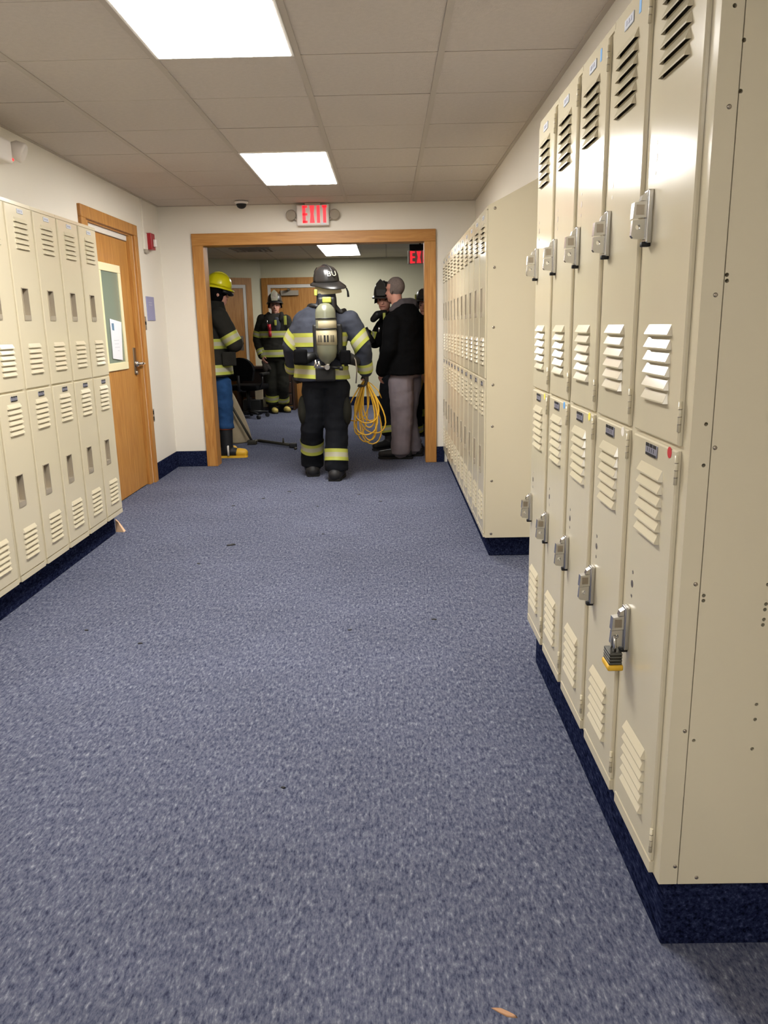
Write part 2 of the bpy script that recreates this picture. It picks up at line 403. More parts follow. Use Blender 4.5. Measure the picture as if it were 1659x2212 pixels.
def louver_into(bm, cx, cz, w=.142, h=.0215, d=.009, yf=-.009):
    t = [V((cx-w/2+.006, yf, cz+h/2)), V((cx+w/2-.006, yf, cz+h/2)), V((cx+w/2-.003, yf-d, cz-h/2+.003)), V((cx-w/2+.003, yf-d, cz-h/2+.003)),
         V((cx-w/2, yf, cz-h/2)), V((cx+w/2, yf, cz-h/2)), V((cx+w/2-.003, yf-d, cz-h/2)), V((cx-w/2+.003, yf-d, cz-h/2))]
    v = [bm.verts.new(p) for p in t]
    for q, mi in (((0, 1, 2, 3), 0), ((3, 2, 6, 7), 0), ((0, 3, 7, 4), 0), ((1, 5, 6, 2), 0)):
        f = bm.faces.new([v[i] for i in q]); f.material_index = mi
def louver_mesh():
    bm = bm_new(); louver_into(bm, 0, 0); return mesh_of(bm, 'louver', 'locker', False)
def louvers_mesh(zs, cx):
    bm = bm_new()
    for z in zs: louver_into(bm, cx, z)
    return mesh_of(bm, 'louvers', 'locker', False)
def pocket_mesh(hw, hh):
    """pressed steel cup 34 mm deep let into the door: pan, walls, lip, lower shelf, latch finger"""
    bm = bm_new(); y1 = .022
    box(bm, (-hw, y1, -hh), (hw, y1+.0015, hh))
    for a, b in (((-hw-.004, -hh-.004), (-hw, hh+.004)), ((hw, -hh-.004), (hw+.004, hh+.004)), ((-hw, hh), (hw, hh+.004)), ((-hw, -hh-.004), (hw, -hh))):
        box(bm, (a[0], -.0125, a[1]), (b[0], y1+.0015, b[1]))
    box(bm, (-hw+.0005, -.0120, -hh+.0005), (hw-.0005, y1, -hh+.022))
    box(bm, (-.006, .006, hh-.060), (.006, y1, hh-.001))
    return mesh_of(bm, 'handle_pocket', 'pocket')
def latch_meshes():
    r = {}
    bm = bm_new(); bbox(bm, (-.013, -.021, -.051), (.013, -.0085, .051), .003, 2); r['latch_base'] = mesh_of(bm, 'latch_base', 'chrome')
    bm = bm_new(); prism(bm, [(-.021, .030), (-.046, .026), (-.048, -.004), (-.021, -.002)], -.011, .009, 'x'); box(bm, (.0088, -.042, .003), (.0096, -.026, .022), 1)
    prism(bm, [(-.021, .046), (-.030, .040), (-.033, .030), (-.021, .030)], -.008, .008, 'x')
    r['lift_lever'] = mesh_of(bm, 'lift_lever', ['chrome', 'steel'])
    bm = bm_new(); prism(bm, [(-.021, -.004), (-.047, -.007), (-.049, -.036), (-.045, -.041), (-.021, -.044)], -.006, .006, 'x')
    r['padlock_eye'] = cut_holes(mesh_of(bm, 'padlock_eye', 'chrome'), [((-.02, -.036, -.020), (.02, -.036, -.020), .0052)])
    bm = bm_new(); bbox(bm, (-.008, -.027, -.058), (.008, -.009, -.048), .004, 2); r['bumper'] = mesh_of(bm, 'bumper', 'black')
    return r
def plate_mesh(dark=True):
    bm = bm_new(); bbox(bm, (-.035, -.0115, -.012), (.035, -.009, .012), .0012, 1, 0)
    if dark:
        for i in (-1, 0, 1): box(bm, (i*.022-.0085, -.0122, .0055), (i*.022+.0085, -.0114, .0125), 1)
        box(bm, (-.031, -.0122, -.0125), (.031, -.0114, -.0075), 1)
        for i in range(4): box(bm, (-.022+i*.0125, -.0118, -.005), (-.0205+i*.0125, -.0114, .003), 1)
    return mesh_of(bm, 'number_plate', ['plate', 'black'])
def plate_light_mesh():
    bm = bm_new(); bbox(bm, (-.033, -.0115, -.011), (.033, -.009, .011), .0012, 1, 0)
    for i in range(3): box(bm, (-.02+i*.016, -.0122, -.004), (-.012+i*.016, -.0114, .005), 1)
    return mesh_of(bm, 'number_plate', ['paper_grey', 'plate'])
def hinge_mesh():
    bm = bm_new(); cyl(bm, (0, -.0085, -.028), (0, -.0085, .028), .0035, n=10)
    for z in (-.014, 0, .014): cyl(bm, (0, -.0085, z-.0008), (0, -.0085, z+.0008), .0039, n=10, mi=1)
    return mesh_of(bm, 'hinge', ['locker', 'steel'])
def hole_mesh():
    bm = bm_new(); cyl(bm, (0, -.0086, 0), (0, -.0094, 0), 1, n=12); return mesh_of(bm, 'rivet_hole', 'steel')
def disc_mesh(m):
    bm = bm_new(); cyl(bm, (0, -.0088, 0), (0, -.0097, 0), .011, n=16); return mesh_of(bm, 'sticker', m)
def tape_mesh(m):
    bm = bm_new(); box(bm, (-.007, -.0097, -.014), (.007, -.0088, .014)); return mesh_of(bm, 'sticker', m)

LOU = {('u', 'u'): (.680, .832), ('u', 'l'): (.075, .228), ('l', 'u'): (-.205, -.052), ('l', 'l'): (-.815, -.657)}
def louver_zs(tier):
    r = []
    for k in 'ul':
        a, b = LOU[tier, k]
        r += [MID + b - (b-a)*(i+.5)/6 for i in range(6)]
    return r
def locker(loc, rotz, depth, kind, label, group, opts=()):
    """kind: latch (projecting latch), pocket (recessed handle), far (pocket, tiny in the photo)"""
    t = thing('locker', label, 'locker', loc, rotz, group)
    op = 'open' in dict(opts)
    link('body', cached(('b', depth, op), lambda: body_mesh(depth, 0. if kind == 'pocket' else .5, op)), t)
    x0, x1 = (-.1425, .1175) if kind == 'latch' else (-.137, .137)
    link('bottom_rail', cached(('r', kind), lambda: rail_mesh(x0, x1)), t)
    link('top_rail', cached(('tr', kind), lambda: top_rail_mesh(x0, x1)), t)
    cx = -.018 if kind == 'latch' else .006
    for tier, z0, z1 in (('u', MID+.006, LH-.021), ('l', .030, MID-.004)):
        hz = (MID+.418 if tier == 'u' else MID-.472); zs = louver_zs(tier)
        holes = slots(zs, cx) + ([] if kind == 'latch' else [(-.033-.033, -.033+.033, hz-.075, hz+.075)])
        d = link('door', cached(('d', kind, tier), lambda: door_mesh(x0, x1, z0, z1, holes)), t)
        if kind == 'far':
            lo = link('louvers', cached(('ls', tier), lambda: louvers_mesh(zs, cx)), d); lo['kind'] = 'stuff'
        else:
            for z in zs: link('louver', cached('lou', louver_mesh), d, (cx, 0, z))
        if kind == 'latch':
            hz2 = MID+(.437 if tier == 'u' else -.443)
            for n, me in cached('latch', latch_meshes).items(): link(n, me, d, (-.110, 0, hz2))
            for k, (dz, r) in enumerate(((.135, .0042), (.108, .0085), (.08, .0042))):
                h = link('rivet_hole', cached('hole', hole_mesh), d, (-.0975, 0, hz2+dz)); h.scale = (r, 1, r)
            for z in ((MID+.06, MID+.84) if tier == 'u' else (MID-.04, MID-.83)): link('hinge', cached('hinge', hinge_mesh), d, (x1, 0, z))
            pz = MID+.862 if tier == 'u' else MID-.023
            link('number_plate', cached('pl', plate_mesh) if tier == 'l' else cached('pll', plate_light_mesh), d, (-.02, 0, pz))
        else:
            p_ = link('handle_pocket', cached('pocket', lambda: pocket_mesh(.033, .075)), d, (-.033, 0, hz))
            link('number_plate', cached('pl', plate_mesh) if tier == 'l' else cached('pll', plate_light_mesh), d, (.015, 0, MID+.862 if tier == 'u' else MID-.030))
            CACHE.setdefault('scl', 1)
        if tier == 'l' and 'dot' in dict(opts):
            link('sticker', cached(('dot', dict(opts)['dot']), lambda: disc_mesh(dict(opts)['dot'])), d, (.08, 0, MID-.012))
        if tier == 'u' and 'tape' in dict(opts):
            link('sticker', cached(('tape', dict(opts)['tape']), lambda: tape_mesh(dict(opts)['tape'])), d, (.052, 0, MID+.867))
    return t
G_N = 'tall two-door lockers with projecting chrome latches'
G_F = 'two-door lockers in the row beside the wide doorway'
G_L = 'two-door lockers in the row beside the wooden door'
# near row on the right wall (front faces -x)
XN, ZN, DN = .543, .190, XR-.543-.002
near_labels = ['beige locker with red dot sticker and padlock, open end of the chrome-latch row', 'beige chrome-latch locker with chipped white dot, beside the padlocked locker',
    'beige chrome-latch locker with yellow dot, third from the padlocked locker', 'beige chrome-latch locker with blue dot on its lower door', 'beige chrome-latch locker with yellow dot, last before the gap between rows']
near_opts = [(('dot', 'red_dot'), ('open', 1)), (('dot', 'white_dot'), ('tape', 'blue_dot')), (('dot', 'yellow_dot'), ('tape', 'blue_dot')), (('dot', 'blue_dot'),), (('dot', 'yellow_dot'),)]
NEAR = []
for i in range(5):
    NEAR.append(locker((XN, 1.408+LW*(i+.5), ZN), -PI/2, DN, 'latch', near_labels[i], G_N, near_opts[i]))
# far row on the right wall
ZF = .125
FAR = []
ordn = ['second', 'third', 'fourth', 'fifth', 'sixth', 'seventh', 'eighth', 'ninth', 'tenth']
for i in range(11):
    lb = ('beige recessed-handle locker with exposed side panel, end of the row facing the gap' if i == 0 else
          'beige recessed-handle locker against the end wall beside the wide doorway' if i == 10 else
          f'beige recessed-handle locker, {ordn[i-1]} from the exposed side panel of its row')
    FAR.append(locker((XN, 4.385+LW*(i+.5), ZF), -PI/2, DN, 'far', lb, G_F))
# left row
XLK, ZL, DL = -1.818, .147, 2.133-1.818-.002
lft = ['beige recessed-handle locker right beside the wooden door', 'beige recessed-handle locker, second from the wooden door', 'beige recessed-handle locker, third from the wooden door',
       'beige recessed-handle locker, fourth from the wooden door', 'beige recessed-handle locker, fifth from the wooden door', 'beige recessed-handle locker, sixth from the wooden door', 'beige recessed-handle locker, seventh from the wooden door']
for i in range(7):
    locker((XLK, 5.145-LW*(i+.5), ZL), PI/2, DL, 'pocket', lft[i], G_L)
# end panels with screws (local frame of the end locker: x toward the exposed side)
def end_panel(t, depth, fold, holes, r):
    bm = bm_new(); x = LW/2
    top = lambda y: LH+.5*y
    def slab(y0, y1, a, b): prism(bm, [(y0, .001), (y1, .001), (y1, top(y1)-.004), (y0, top(y0)-.004)], a, b, 'x')
    if fold: slab(.0, fold-.001, x-.001, x+.003); slab(fold+.001, depth, x-.001, x+.003)
    else: slab(0, depth, x-.001, x+.003)
    me = mesh_of(bm, 'side_panel', 'locker'); hl = [(y, z) for y, z, k in holes if k == 'hole']
    if hl: me = cut_holes(me, [((x-.03, y, z), (x+.03, y, z), r) for y, z in hl])
    s = link('side_panel', me, t)
    for (y, z, kind) in holes:
        bm = bm_new()
        if kind == 'hole':
            X_, Y_ = V((0, 1, 0)), V((0, 0, 1)); bridge(bm, ring(bm, V((x+.0031, 0, 0)), X_, Y_, r, r, 14), ring(bm, V((x-.012, 0, 0)), X_, Y_, r, r, 14)); me = mesh_of(bm, 'screw_hole', 'locker'); nm = 'screw_hole'
        else: lathe(bm, (x+.0028, 0, 0), (1, 0, 0), [(r*1.15, 0), (r*1.1, .0012), (r*.5, .002)], 12); me = mesh_of(bm, 'screw', 'steel'); nm = 'screw'
        link(nm, me, s, (0, y, z))
hs = [(.564, 1.818, 0), (.583, 1.768, 0), (.584, 1.693, 0), (.567, 1.67, 1), (.585, 1.405, 0), (.586, 1.395, 0), (.568, 1.372, 1), (.569, 1.148, 0), (.588, 1.105, 1), (.57, 1.073, 0),
      (.572, .846, 1), (.589, .823, 0), (.589, .813, 0), (.708, .843, 0), (.710, .874, 0), (.708, .804, 0), (.707, .793, 0), (.707, .773, 0), (.706, .762, 0), (.709, .596, 0), (.709, .564, 0), (.709, .5, 0), (.573, .541, 1), (.592, .52, 0), (.574, .233, 1), (.62, .206, 1)]
end_panel(NEAR[0], DN, .038, [(x-XN, z-ZN, 'screw' if k else 'hole') for x, z, k in hs], .0036)
end_panel(FAR[0], DN, 0, [(.035, z-ZF, 'screw') for z in (1.925, 1.627, 1.314, 1.003, .772, .461, .149)], .007)
# carpeted plinths
def plinth(a, b, label):
    bm = bm_new(); bbox(bm, a, b, .004, 1)
    solo('locker_plinth', bm, 'carpet_base', label, 'plinth', origin=((a[0]+b[0])/2, (a[1]+b[1])/2, 0))
plinth((XN+.03, 1.45, 0), (XR, 1.408+5*LW, ZN), 'navy carpeted plinth under the chrome-latch lockers')
plinth((XN+.03, 4.44, 0), (XR, 4.385+11*LW, ZF), 'navy carpeted plinth under the locker row beside the wide doorway')
plinth((XL, 5.145-7*LW, 0), (XLK-.05, 5.12, ZL), 'navy carpeted plinth under the lockers beside the wooden door')

# padlock on the lowest latch of the end locker
hz = ZN+MID-.443
pc = V((XN-.040, 1.408+LW/2+.110, hz-.020))
t = thing('padlock', 'dark laminated padlock with yellow bumper hanging from lower chrome latch', 'padlock', (pc.x, pc.y, pc.z-.07))
bm = bm_new(); pts = [pc+V((math.cos(a)*.001-.0, math.cos(a)*.013, -.018+math.sin(a)*.020)) for a in [PI*k/12 for k in range(13)]]
pts = [pts[0]-V((0, 0, .015))]+pts+[pts[-1]-V((0, 0, .015))]; tube(bm, pts, .0042, 8); part('shackle', bm, 'chrome', t)
bm = bm_new()
for k in range(4): bbox(bm, (pc.x-.015, pc.y-.024, pc.z-.040-.0075*k), (pc.x+.015, pc.y+.024, pc.z-.0335-.0075*k), .003, 2)
part('lock_body', bm, 'padlock', t)
bm = bm_new(); bbox(bm, (pc.x-.018, pc.y-.027, pc.z-.076), (pc.x+.018, pc.y+.027, pc.z-.062), .006, 3); part('bumper_band', bm, 'boot_yellow', t, label='yellow bumper band')

# ------------------------------------------------------------------ left door
bm = bm_new(); bbox(bm, (XL-.07, DY0+.095, .006), (XL-.028, DY1-.085, 2.055), .003, 1); D1 = struct('door_1', bm, 'oak')
LY0, LY1 = DY0+.095, DY1-.085
wy0, wy1, wz0, wz1 = 6.075, 6.575, 1.03, 1.845
fx = XL-.028
bm = bm_new()
for a, b in (((wy0, wz0), (wy1, wz0+.06)), ((wy0, wz1-.06), (wy1, wz1)), ((wy0, wz0+.06), (wy0+.055, wz1-.06)), ((wy1-.055, wz0+.06), (wy1, wz1-.06))):
    bbox(bm, (fx-.002, a[0], a[1]), (fx+.012, b[0], b[1]), .004, 2)
part('window_frame', bm, 'cream_paint', D1)
bm = bm_new(); box(bm, (fx-.001, wy0+.055, wz0+.06), (fx+.003, wy1-.055, wz1-.06)); part('window_pane', bm, 'pane', D1)
bm = bm_new(); bbox(bm, (XL-.075, LY0, 2.06), (XL-.022, LY1, DZ-.012), .003, 1); part('door_header', bm, 'white_paint', D1)
# lever lock
ky, kz = 6.775, 1.06
bm = bm_new(); bbox(bm, (fx-.001, ky-.033, kz-.085), (fx+.007, ky+.033, kz+.135), .003, 2); h = part('lock_plate', bm, 'steel', D1)
bm = bm_new(); cyl(bm, (fx+.006, ky, kz), (fx+.03, ky, kz), .028, .024, 18); cyl(bm, (fx+.03, ky, kz), (fx+.058, ky, kz), .013, n=12)
tube(bm, [(fx+.055, ky-.01, kz), (fx+.06, ky+.03, kz+.002), (fx+.058, ky+.075, kz), (fx+.05, ky+.11, kz-.004)], [.012, .011, .0095, .008], 10); part('lever_handle', bm, 'chrome', D1)
bm = bm_new(); cyl(bm, (fx+.004, ky, kz-.075), (fx+.018, ky, kz-.075), .02, .017, 14); part('lock_cylinder', bm, 'steel', D1)
casing('trim_2',
    [((XL-.002, 5.735, 0), (XL+.022, DY0+.0, DZ), 'oak'), ((XL-.002, DY1, 0), (XL+.022, 7.0, DZ), 'oak'), ((XL-.002, 5.735, DZ), (XL+.022, 7.0, 2.20), 'oak')],
    [((XL-.16, DY0, 0), (XL-.002, LY0-.003, DZ-.01), 'oak'), ((XL-.16, LY1+.003, 0), (XL-.002, DY1, DZ-.01), 'oak'), ((XL-.16, DY0, DZ-.012), (XL-.002, DY1, DZ), 'oak')])
bm = bm_new(); box(bm, (XL-.159, LY0, 0), (XL-.15, LY1, DZ)); part('stop_panel', bm, 'wall', D1)
# paper notices taped on the pane
gx = fx+.004
bm = bm_new()
cs = [(6.235, 1.43), (6.50, 1.405), (6.44, 1.105), (6.225, 1.125)]
A = [bm.verts.new((gx+.002, y, z)) for y, z in cs]; B = [bm.verts.new((gx+.0035+.004*(i > 1), y, z)) for i, (y, z) in enumerate(cs)]
bridge(bm, A, B, 0, False); cap(bm, A, 0, True); cap(bm, B, 0)
box(bm, (gx+.0038, 6.265, 1.315), (gx+.0046, 6.315, 1.395), 1)
for k in range(5): box(bm, (gx+.0052, 6.29, 1.265-.027*k), (gx+.0066, 6.40-.012*(k % 2), 1.262-.027*k), 2)
solo('notice_sheet', bm, ['paper', 'paper_blue', 'paper_grey'], 'white printed notice with small blue picture taped on the door window', 'notice')

# ------------------------------------------------------------------ things on the walls and ceiling
# fire alarm pull / strobe
t = thing('fire_alarm', 'red fire alarm strobe on the wall between wooden door and corner', 'fire alarm', (XL, 7.34, 2.09))
bm = bm_new(); bbox(bm, (XL+.004, 7.285, 2.035), (XL+.055, 7.40, 2.175), .006, 2); part('housing', bm, 'red', t)
bm = bm_new(); bbox(bm, (XL+.055, 7.325, 2.06), (XL+.085, 7.375, 2.125), .01, 3); part('strobe_lens', bm, 'plastic_white', t)
bm = bm_new(); bbox(bm, (XL, 7.20, 2.03), (XL+.02, 7.285, 2.17), .004, 2); part('junction_box', bm, 'wall', t)
bm = bm_new(); bbox(bm, (XL, 7.215, 2.0), (XL+.03, 7.28, 2.03), .008, 2); part('bracket', bm, 'plastic_grey', t)
bm = bm_new(); bbox(bm, (XL, 7.213, 2.17), (XL+.016, 7.237, HC-.005), .003, 2); solo('cable_conduit', bm, 'wall', 'thin painted cable conduit running from ceiling down to the fire alarm', 'conduit')
bm = bm_new(); bbox(bm, (XL, 7.15, 1.42), (XL+.008, 7.375, 1.63), .004, 3)
for k in range(2): box(bm, (XL+.0078, 7.20, 1.575-.02*k), (XL+.0086, 7.30, 1.580-.02*k), 1)
solo('room_sign', bm, ['sign', 'paper_grey'], 'lavender room plaque on the wall beside the wooden door', 'sign')
t = thing('light_switch', 'small metal switch plate beside the wooden door frame', 'light switch', (XL, 7.055, 1.40))
bm = bm_new(); bbox(bm, (XL, 7.022, 1.34), (XL+.007, 7.092, 1.455), .003, 2); part('switch_plate', bm, 'steel', t)
bm = bm_new(); bbox(bm, (XL+.006, 7.05, 1.385), (XL+.016, 7.064, 1.412), .003, 2); part('toggle', bm, 'black', t)
t = thing('wall_outlet', 'dark outlet low on the wall beside the wooden door frame', 'outlet', (XL, 7.055, .58))
bm = bm_new(); bbox(bm, (XL, 7.022, .53), (XL+.007, 7.092, .645), .003, 2); part('cover_plate', bm, 'plastic_grey', t)
for z in (.56, .615):
    bm = bm_new(); bbox(bm, (XL+.006, 7.04, z-.018), (XL+.010, 7.074, z+.018), .004, 2); part('socket', bm, 'black', t)
# emergency light over the left lockers
t = thing('emergency_light', 'white twin-head emergency light on the wall above the lockers', 'emergency light', (XL, 4.5, 2.31))
bm = bm_new(); bbox(bm, (XL, 4.32, 2.245), (XL+.075, 4.66, 2.365), .015, 3); part('housing', bm, 'plastic_white', t)
for yy in (4.30, 4.76):
    bm = bm_new(); lathe(bm, (XL+.06, yy, 2.335), V((.8, .15, -.35)), [(.03, -.045), (.05, -.02), (.055, .03), (.045, .04)], 18); part('lamp_head', bm, 'plastic_white', t)
bm = bm_new(); lathe(bm, (XL+.073, 4.655, 2.268), (1, 0, 0), [(.008, 0), (.008, .004), (.004, .007)], 10); part('indicator_light', bm, 'led', t, label='red indicator light')
# exit signs
def letters(bm, x0, z0, h, y, lw, n=4, mi=0, gap=.018, th=.004):
    """E X I T drawn with bars in the x-z plane, front at y"""
    s = h*.17; x = x0
    def bar(a, b, c, d): box(bm, (a, y-th, b), (c, y, d), mi)
    W_ = lw
    for ch in 'EXIT'[:n]:
        if ch == 'E':
            bar(x, z0, x+s*1.1, z0+h)
            for zz in (z0, z0+h/2-s*.4, z0+h-s*.8): bar(x, zz, x+W_, zz+s*.8)
            x += W_+gap
        if ch == 'X':
            for sg in (1, -1):
                xs = (x, x+W_-s*1.1) if sg > 0 else (x+W_-s*1.1, x)
                p = [(xs[0], z0), (xs[0]+s*1.1, z0), (xs[1]+s*1.1, z0+h), (xs[1], z0+h)]
                A = [bm.verts.new((u, y-th-(.0004 if sg > 0 else 0), v)) for u, v in p]; B = [bm.verts.new((u, y, v)) for u, v in p]
                bridge(bm, A, B, mi, False); cap(bm, A, mi, True); cap(bm, B, mi)
            x += W_+gap
        if ch == 'I': bar(x, z0, x+s*1.1, z0+h); x += s*1.1+gap
        if ch == 'T': bar(x+W_/2-s*.55, z0, x+W_/2+s*.55, z0+h); bar(x, z0+h-s*.8, x+W_, z0+h); x += W_
ex0, ex1, ez0, ez1 = -.826, -.523, 2.252, 2.437
t = thing('exit_sign', 'white EXIT sign with two side lamps above the oak doorway', 'exit sign', (-.675, YE, 2.345))
bm = bm_new(); bbox(bm, (ex0, YE-.075, ez0), (ex1, YE-.012, ez1), .022, 4); part('housing', bm, 'plastic_white', t)
bm = bm_new(); letters(bm, ex0+.058, ez0+.024, .152, YE-.074, .045, gap=.021); part('lettering', bm, 'exit_red', t, label='lit red letters EXIT')
bm = bm_new(); box(bm, (ex1-.075, YE-.0765, ez0+.006), (ex1-.035, YE-.0745, ez0+.03)); part('label_tag', bm, 'paper', t)
for sx in (-1, 1):
    cx_ = (ex0-.042) if sx < 0 else (ex1+.042)
    bm = bm_new(); lathe(bm, (cx_, YE-.025, 2.362), V((sx*.25, -1, -.35)), [(.026, -.01), (.044, .012), (.048, .045), (.040, .052)], 20)
    lh = part('lamp_head', bm, 'plastic_grey', t)
    bm = bm_new(); tube(bm, [(ex0+.005 if sx < 0 else ex1-.005, YE-.04, 2.31), (cx_, YE-.035, 2.33)], .012, 8); part('lamp_arm', bm, 'plastic_grey', lh)
bm = bm_new(); bbox(bm, (-.745, YE-.07, ez1-.002), (-.60, YE-.01, HC-.003), .004, 2); part('ceiling_canopy', bm, 'plastic_grey', t)
# second exit sign hanging in the far room
a = W(881, 541, 10.7); b = W(914, 570, 10.7)
t = thing('exit_sign', 'EXIT sign hanging on a black mount from the far room ceiling', 'exit sign', (a.x+.16, 10.7, HC))
bm = bm_new(); bbox(bm, (a.x, 10.7, b.z), (a.x+.32, 10.745, a.z), .008, 2); part('housing', bm, 'plastic_white', t)
bm = bm_new(); letters(bm, a.x+.03, b.z+.012, a.z-b.z-.024, 10.700, .062, gap=.02); part('lettering', bm, 'exit_red', t, label='lit red letters EXIT')
bm = bm_new(); bbox(bm, (a.x+.02, 10.69, a.z), (a.x+.30, 10.755, a.z+.075), .005, 2); cyl(bm, (a.x+.16, 10.72, a.z+.07), (a.x+.16, 10.72, HC), .012, n=10); part('mount', bm, 'black', t)
# dome camera
t = thing('dome_camera', 'small dark dome security camera on ceiling beside the exit sign', 'camera', (-1.303, 7.52, HC))
bm = bm_new(); lathe(bm, (-1.303, 7.52, HC-.004), (0, 0, -1), [(.062, 0), (.06, .012), (.05, .02)], 24); part('base_ring', bm, 'plastic_white', t)
bm = bm_new(); lathe(bm, (-1.303, 7.52, HC-.02), (0, 0, -1), [(.046, 0), (.045, .015), (.036, .032), (.02, .042), (.004, .045)], 24); part('dome', bm, 'black', t)
# air vent in far room ceiling
t = thing('ceiling_vent', 'dark square air vent in the far room ceiling', 'vent', (-1.95, 11.95, HC))
bm = bm_new()
for k in range(4):
    s = .29-.066*k
    for q0, q1 in (((-s, -s), (s, -s+.02)), ((-s, s-.02), (s, s)), ((-s, -s+.02), (-s+.02, s-.02)), ((s-.02, -s+.02), (s, s-.02))):
        box(bm, (-1.95+q0[0], 11.95+q0[1], HC-.012-.004*k), (-1.95+q1[0], 11.95+q1[1], HC-.002))
part('vent_rings', bm, 'tee', t)
bm = bm_new(); e_ = .01
for a_, b_ in (((vx0-e_, vy0-e_, HC+.06), (vx0, vy1+e_, HC+.5)), ((vx1, vy0-e_, HC+.06), (vx1+e_, vy1+e_, HC+.5)), ((vx0, vy0-e_, HC+.06), (vx1, vy0, HC+.5)), ((vx0, vy1, HC+.06), (vx1, vy1+e_, HC+.5)), ((vx0-e_, vy0-e_, HC+.5), (vx1+e_, vy1+e_, HC+.51))): box(bm, a_, b_)
part('vent_duct', bm, 'steel', t)

# ------------------------------------------------------------------ far room doors
def far_door(n, P0, dx, nrm, width=.93, hgt=2.05, closer=False, handle=None):
    """door in the wall at P0 running along dx; nrm points into the room"""
    def bx(name, m, u0, u1, z0, z1, d0, d1, parent=None, bev=.004):
        bm = bm_new(); p = [P0+dx*u0+nrm*d0, P0+dx*u1+nrm*d0, P0+dx*u1+nrm*d1, P0+dx*u0+nrm*d1]
        prism(bm, [(q.x, q.y) for q in p], z0, z1, 'z')
        return struct(name, bm, m) if parent is None else part(name, bm, m, parent)
    d = bx(f'door_{n}', 'oak', .15, .15+width, .01, hgt-.06, .012, .022)
    bx('metal_frame', 'white_paint', .10, .15, 0, hgt, .001, .03, d); bx('metal_frame', 'white_paint', .15+width, .20+width, 0, hgt, .001, .03, d); bx('metal_frame', 'white_paint', .15, .15+width, hgt-.055, hgt, .001, .03, d)
    tr = bx(f'trim_{n+1}', 'oak', 0, .10, 0, hgt, .001, .04)
    bx('casing_board', 'oak', .20+width, .30+width, 0, hgt, .001, .04, tr); bx('casing_board', 'oak', 0, .30+width, hgt, hgt+.11, .001, .04, tr)
    if closer:
        bx('door_closer', 'plastic_grey', .32, .62, hgt-.18, hgt-.10, .023, .075, d)
        bx('closer_arm', 'steel', .45, .49, hgt-.10, hgt-.07, .03, .2, d)
    if handle:
        p = P0+dx*handle+nrm*.03; bm = bm_new(); p.z = 1.10
        cyl(bm, p, p+nrm*.05, .03, .02, 14); tube(bm, [p+nrm*.05, p+nrm*.06+dx*.06, p+nrm*.055+dx*.12], .011, 8); part('lever_handle', bm, 'chrome', d)
        bm = bm_new(); p2 = P0+dx*handle+nrm*.023; pr = [p2-dx*.03, p2+dx*.03, p2+dx*.03+nrm*.006, p2-dx*.03+nrm*.006]; prism(bm, [(v.x, v.y) for v in pr], .98, 1.22, 'z'); part('lock_plate', bm, 'steel', d)
    return d
far_door(2, V((-2.112, YB, 0)), V((1, 0, 0)), V((0, -1, 0)), closer=True)
far_door(3, CR+AD*.19, AD, AN, handle=.22)

# ------------------------------------------------------------------ figures: helpers
def rc(p0, r0_, p1, r1_, n=14, k=5, fx=1., fdir=None):
    return ('rc', V(p0), r0_, V(p1), r1_, n, k)
def ell(c, r, rotz=0.): return ('ell', V(c), r, rotz)
def loft(rings): return ('loft', rings)
def add_prim(bm, p):
    if p[0] == 'rc':
        _, a, ra, b, rb, n, k = p; d = b-a
        if d.length < 1e-5: d = V((0, 0, 1e-4)); b = a+d
        u = d.normalized(); x, y = frame_of(u); rs = []
        for i in range(1, k+1):
            t = PI/2*i/k; rs.append(ring(bm, a-u*ra*math.cos(t), x, y, ra*math.sin(t), ra*math.sin(t), n))
        for i in range(k, 0, -1):
            t = PI/2*i/k; rs.append(ring(bm, b+u*rb*math.cos(t), x, y, rb*math.sin(t), rb*math.sin(t), n))
        for q, s in zip(rs, rs[1:]): bridge(bm, q, s)
        cap(bm, rs[0], 0, True); cap(bm, rs[-1])
    elif p[0] == 'ell':
        _, c, r, rz = p; x = V((math.cos(rz), math.sin(rz), 0)); y = V((-math.sin(rz), math.cos(rz), 0)); rs = []
        for i in range(1, 12):
            t = PI*i/12; rs.append(ring(bm, c-V((0, 0, r[2]*math.cos(t))), x, y, r[0]*math.sin(t), r[1]*math.sin(t), 18))
        for q, s in zip(rs, rs[1:]): bridge(bm, q, s)
        cap(bm, rs[0], 0, True); cap(bm, rs[-1])
    else:
        rs = []
        for c, rx, ry, rz in p[1]:
            x = V((math.cos(rz), math.sin(rz), 0)); y = V((-math.sin(rz), math.cos(rz), 0)); rs.append(ring(bm, V(c), x, y, rx, ry, 24))
        for q, s in zip(rs, rs[1:]): bridge(bm, q, s)
        cap(bm, rs[0], 0, True); cap(bm, rs[-1])
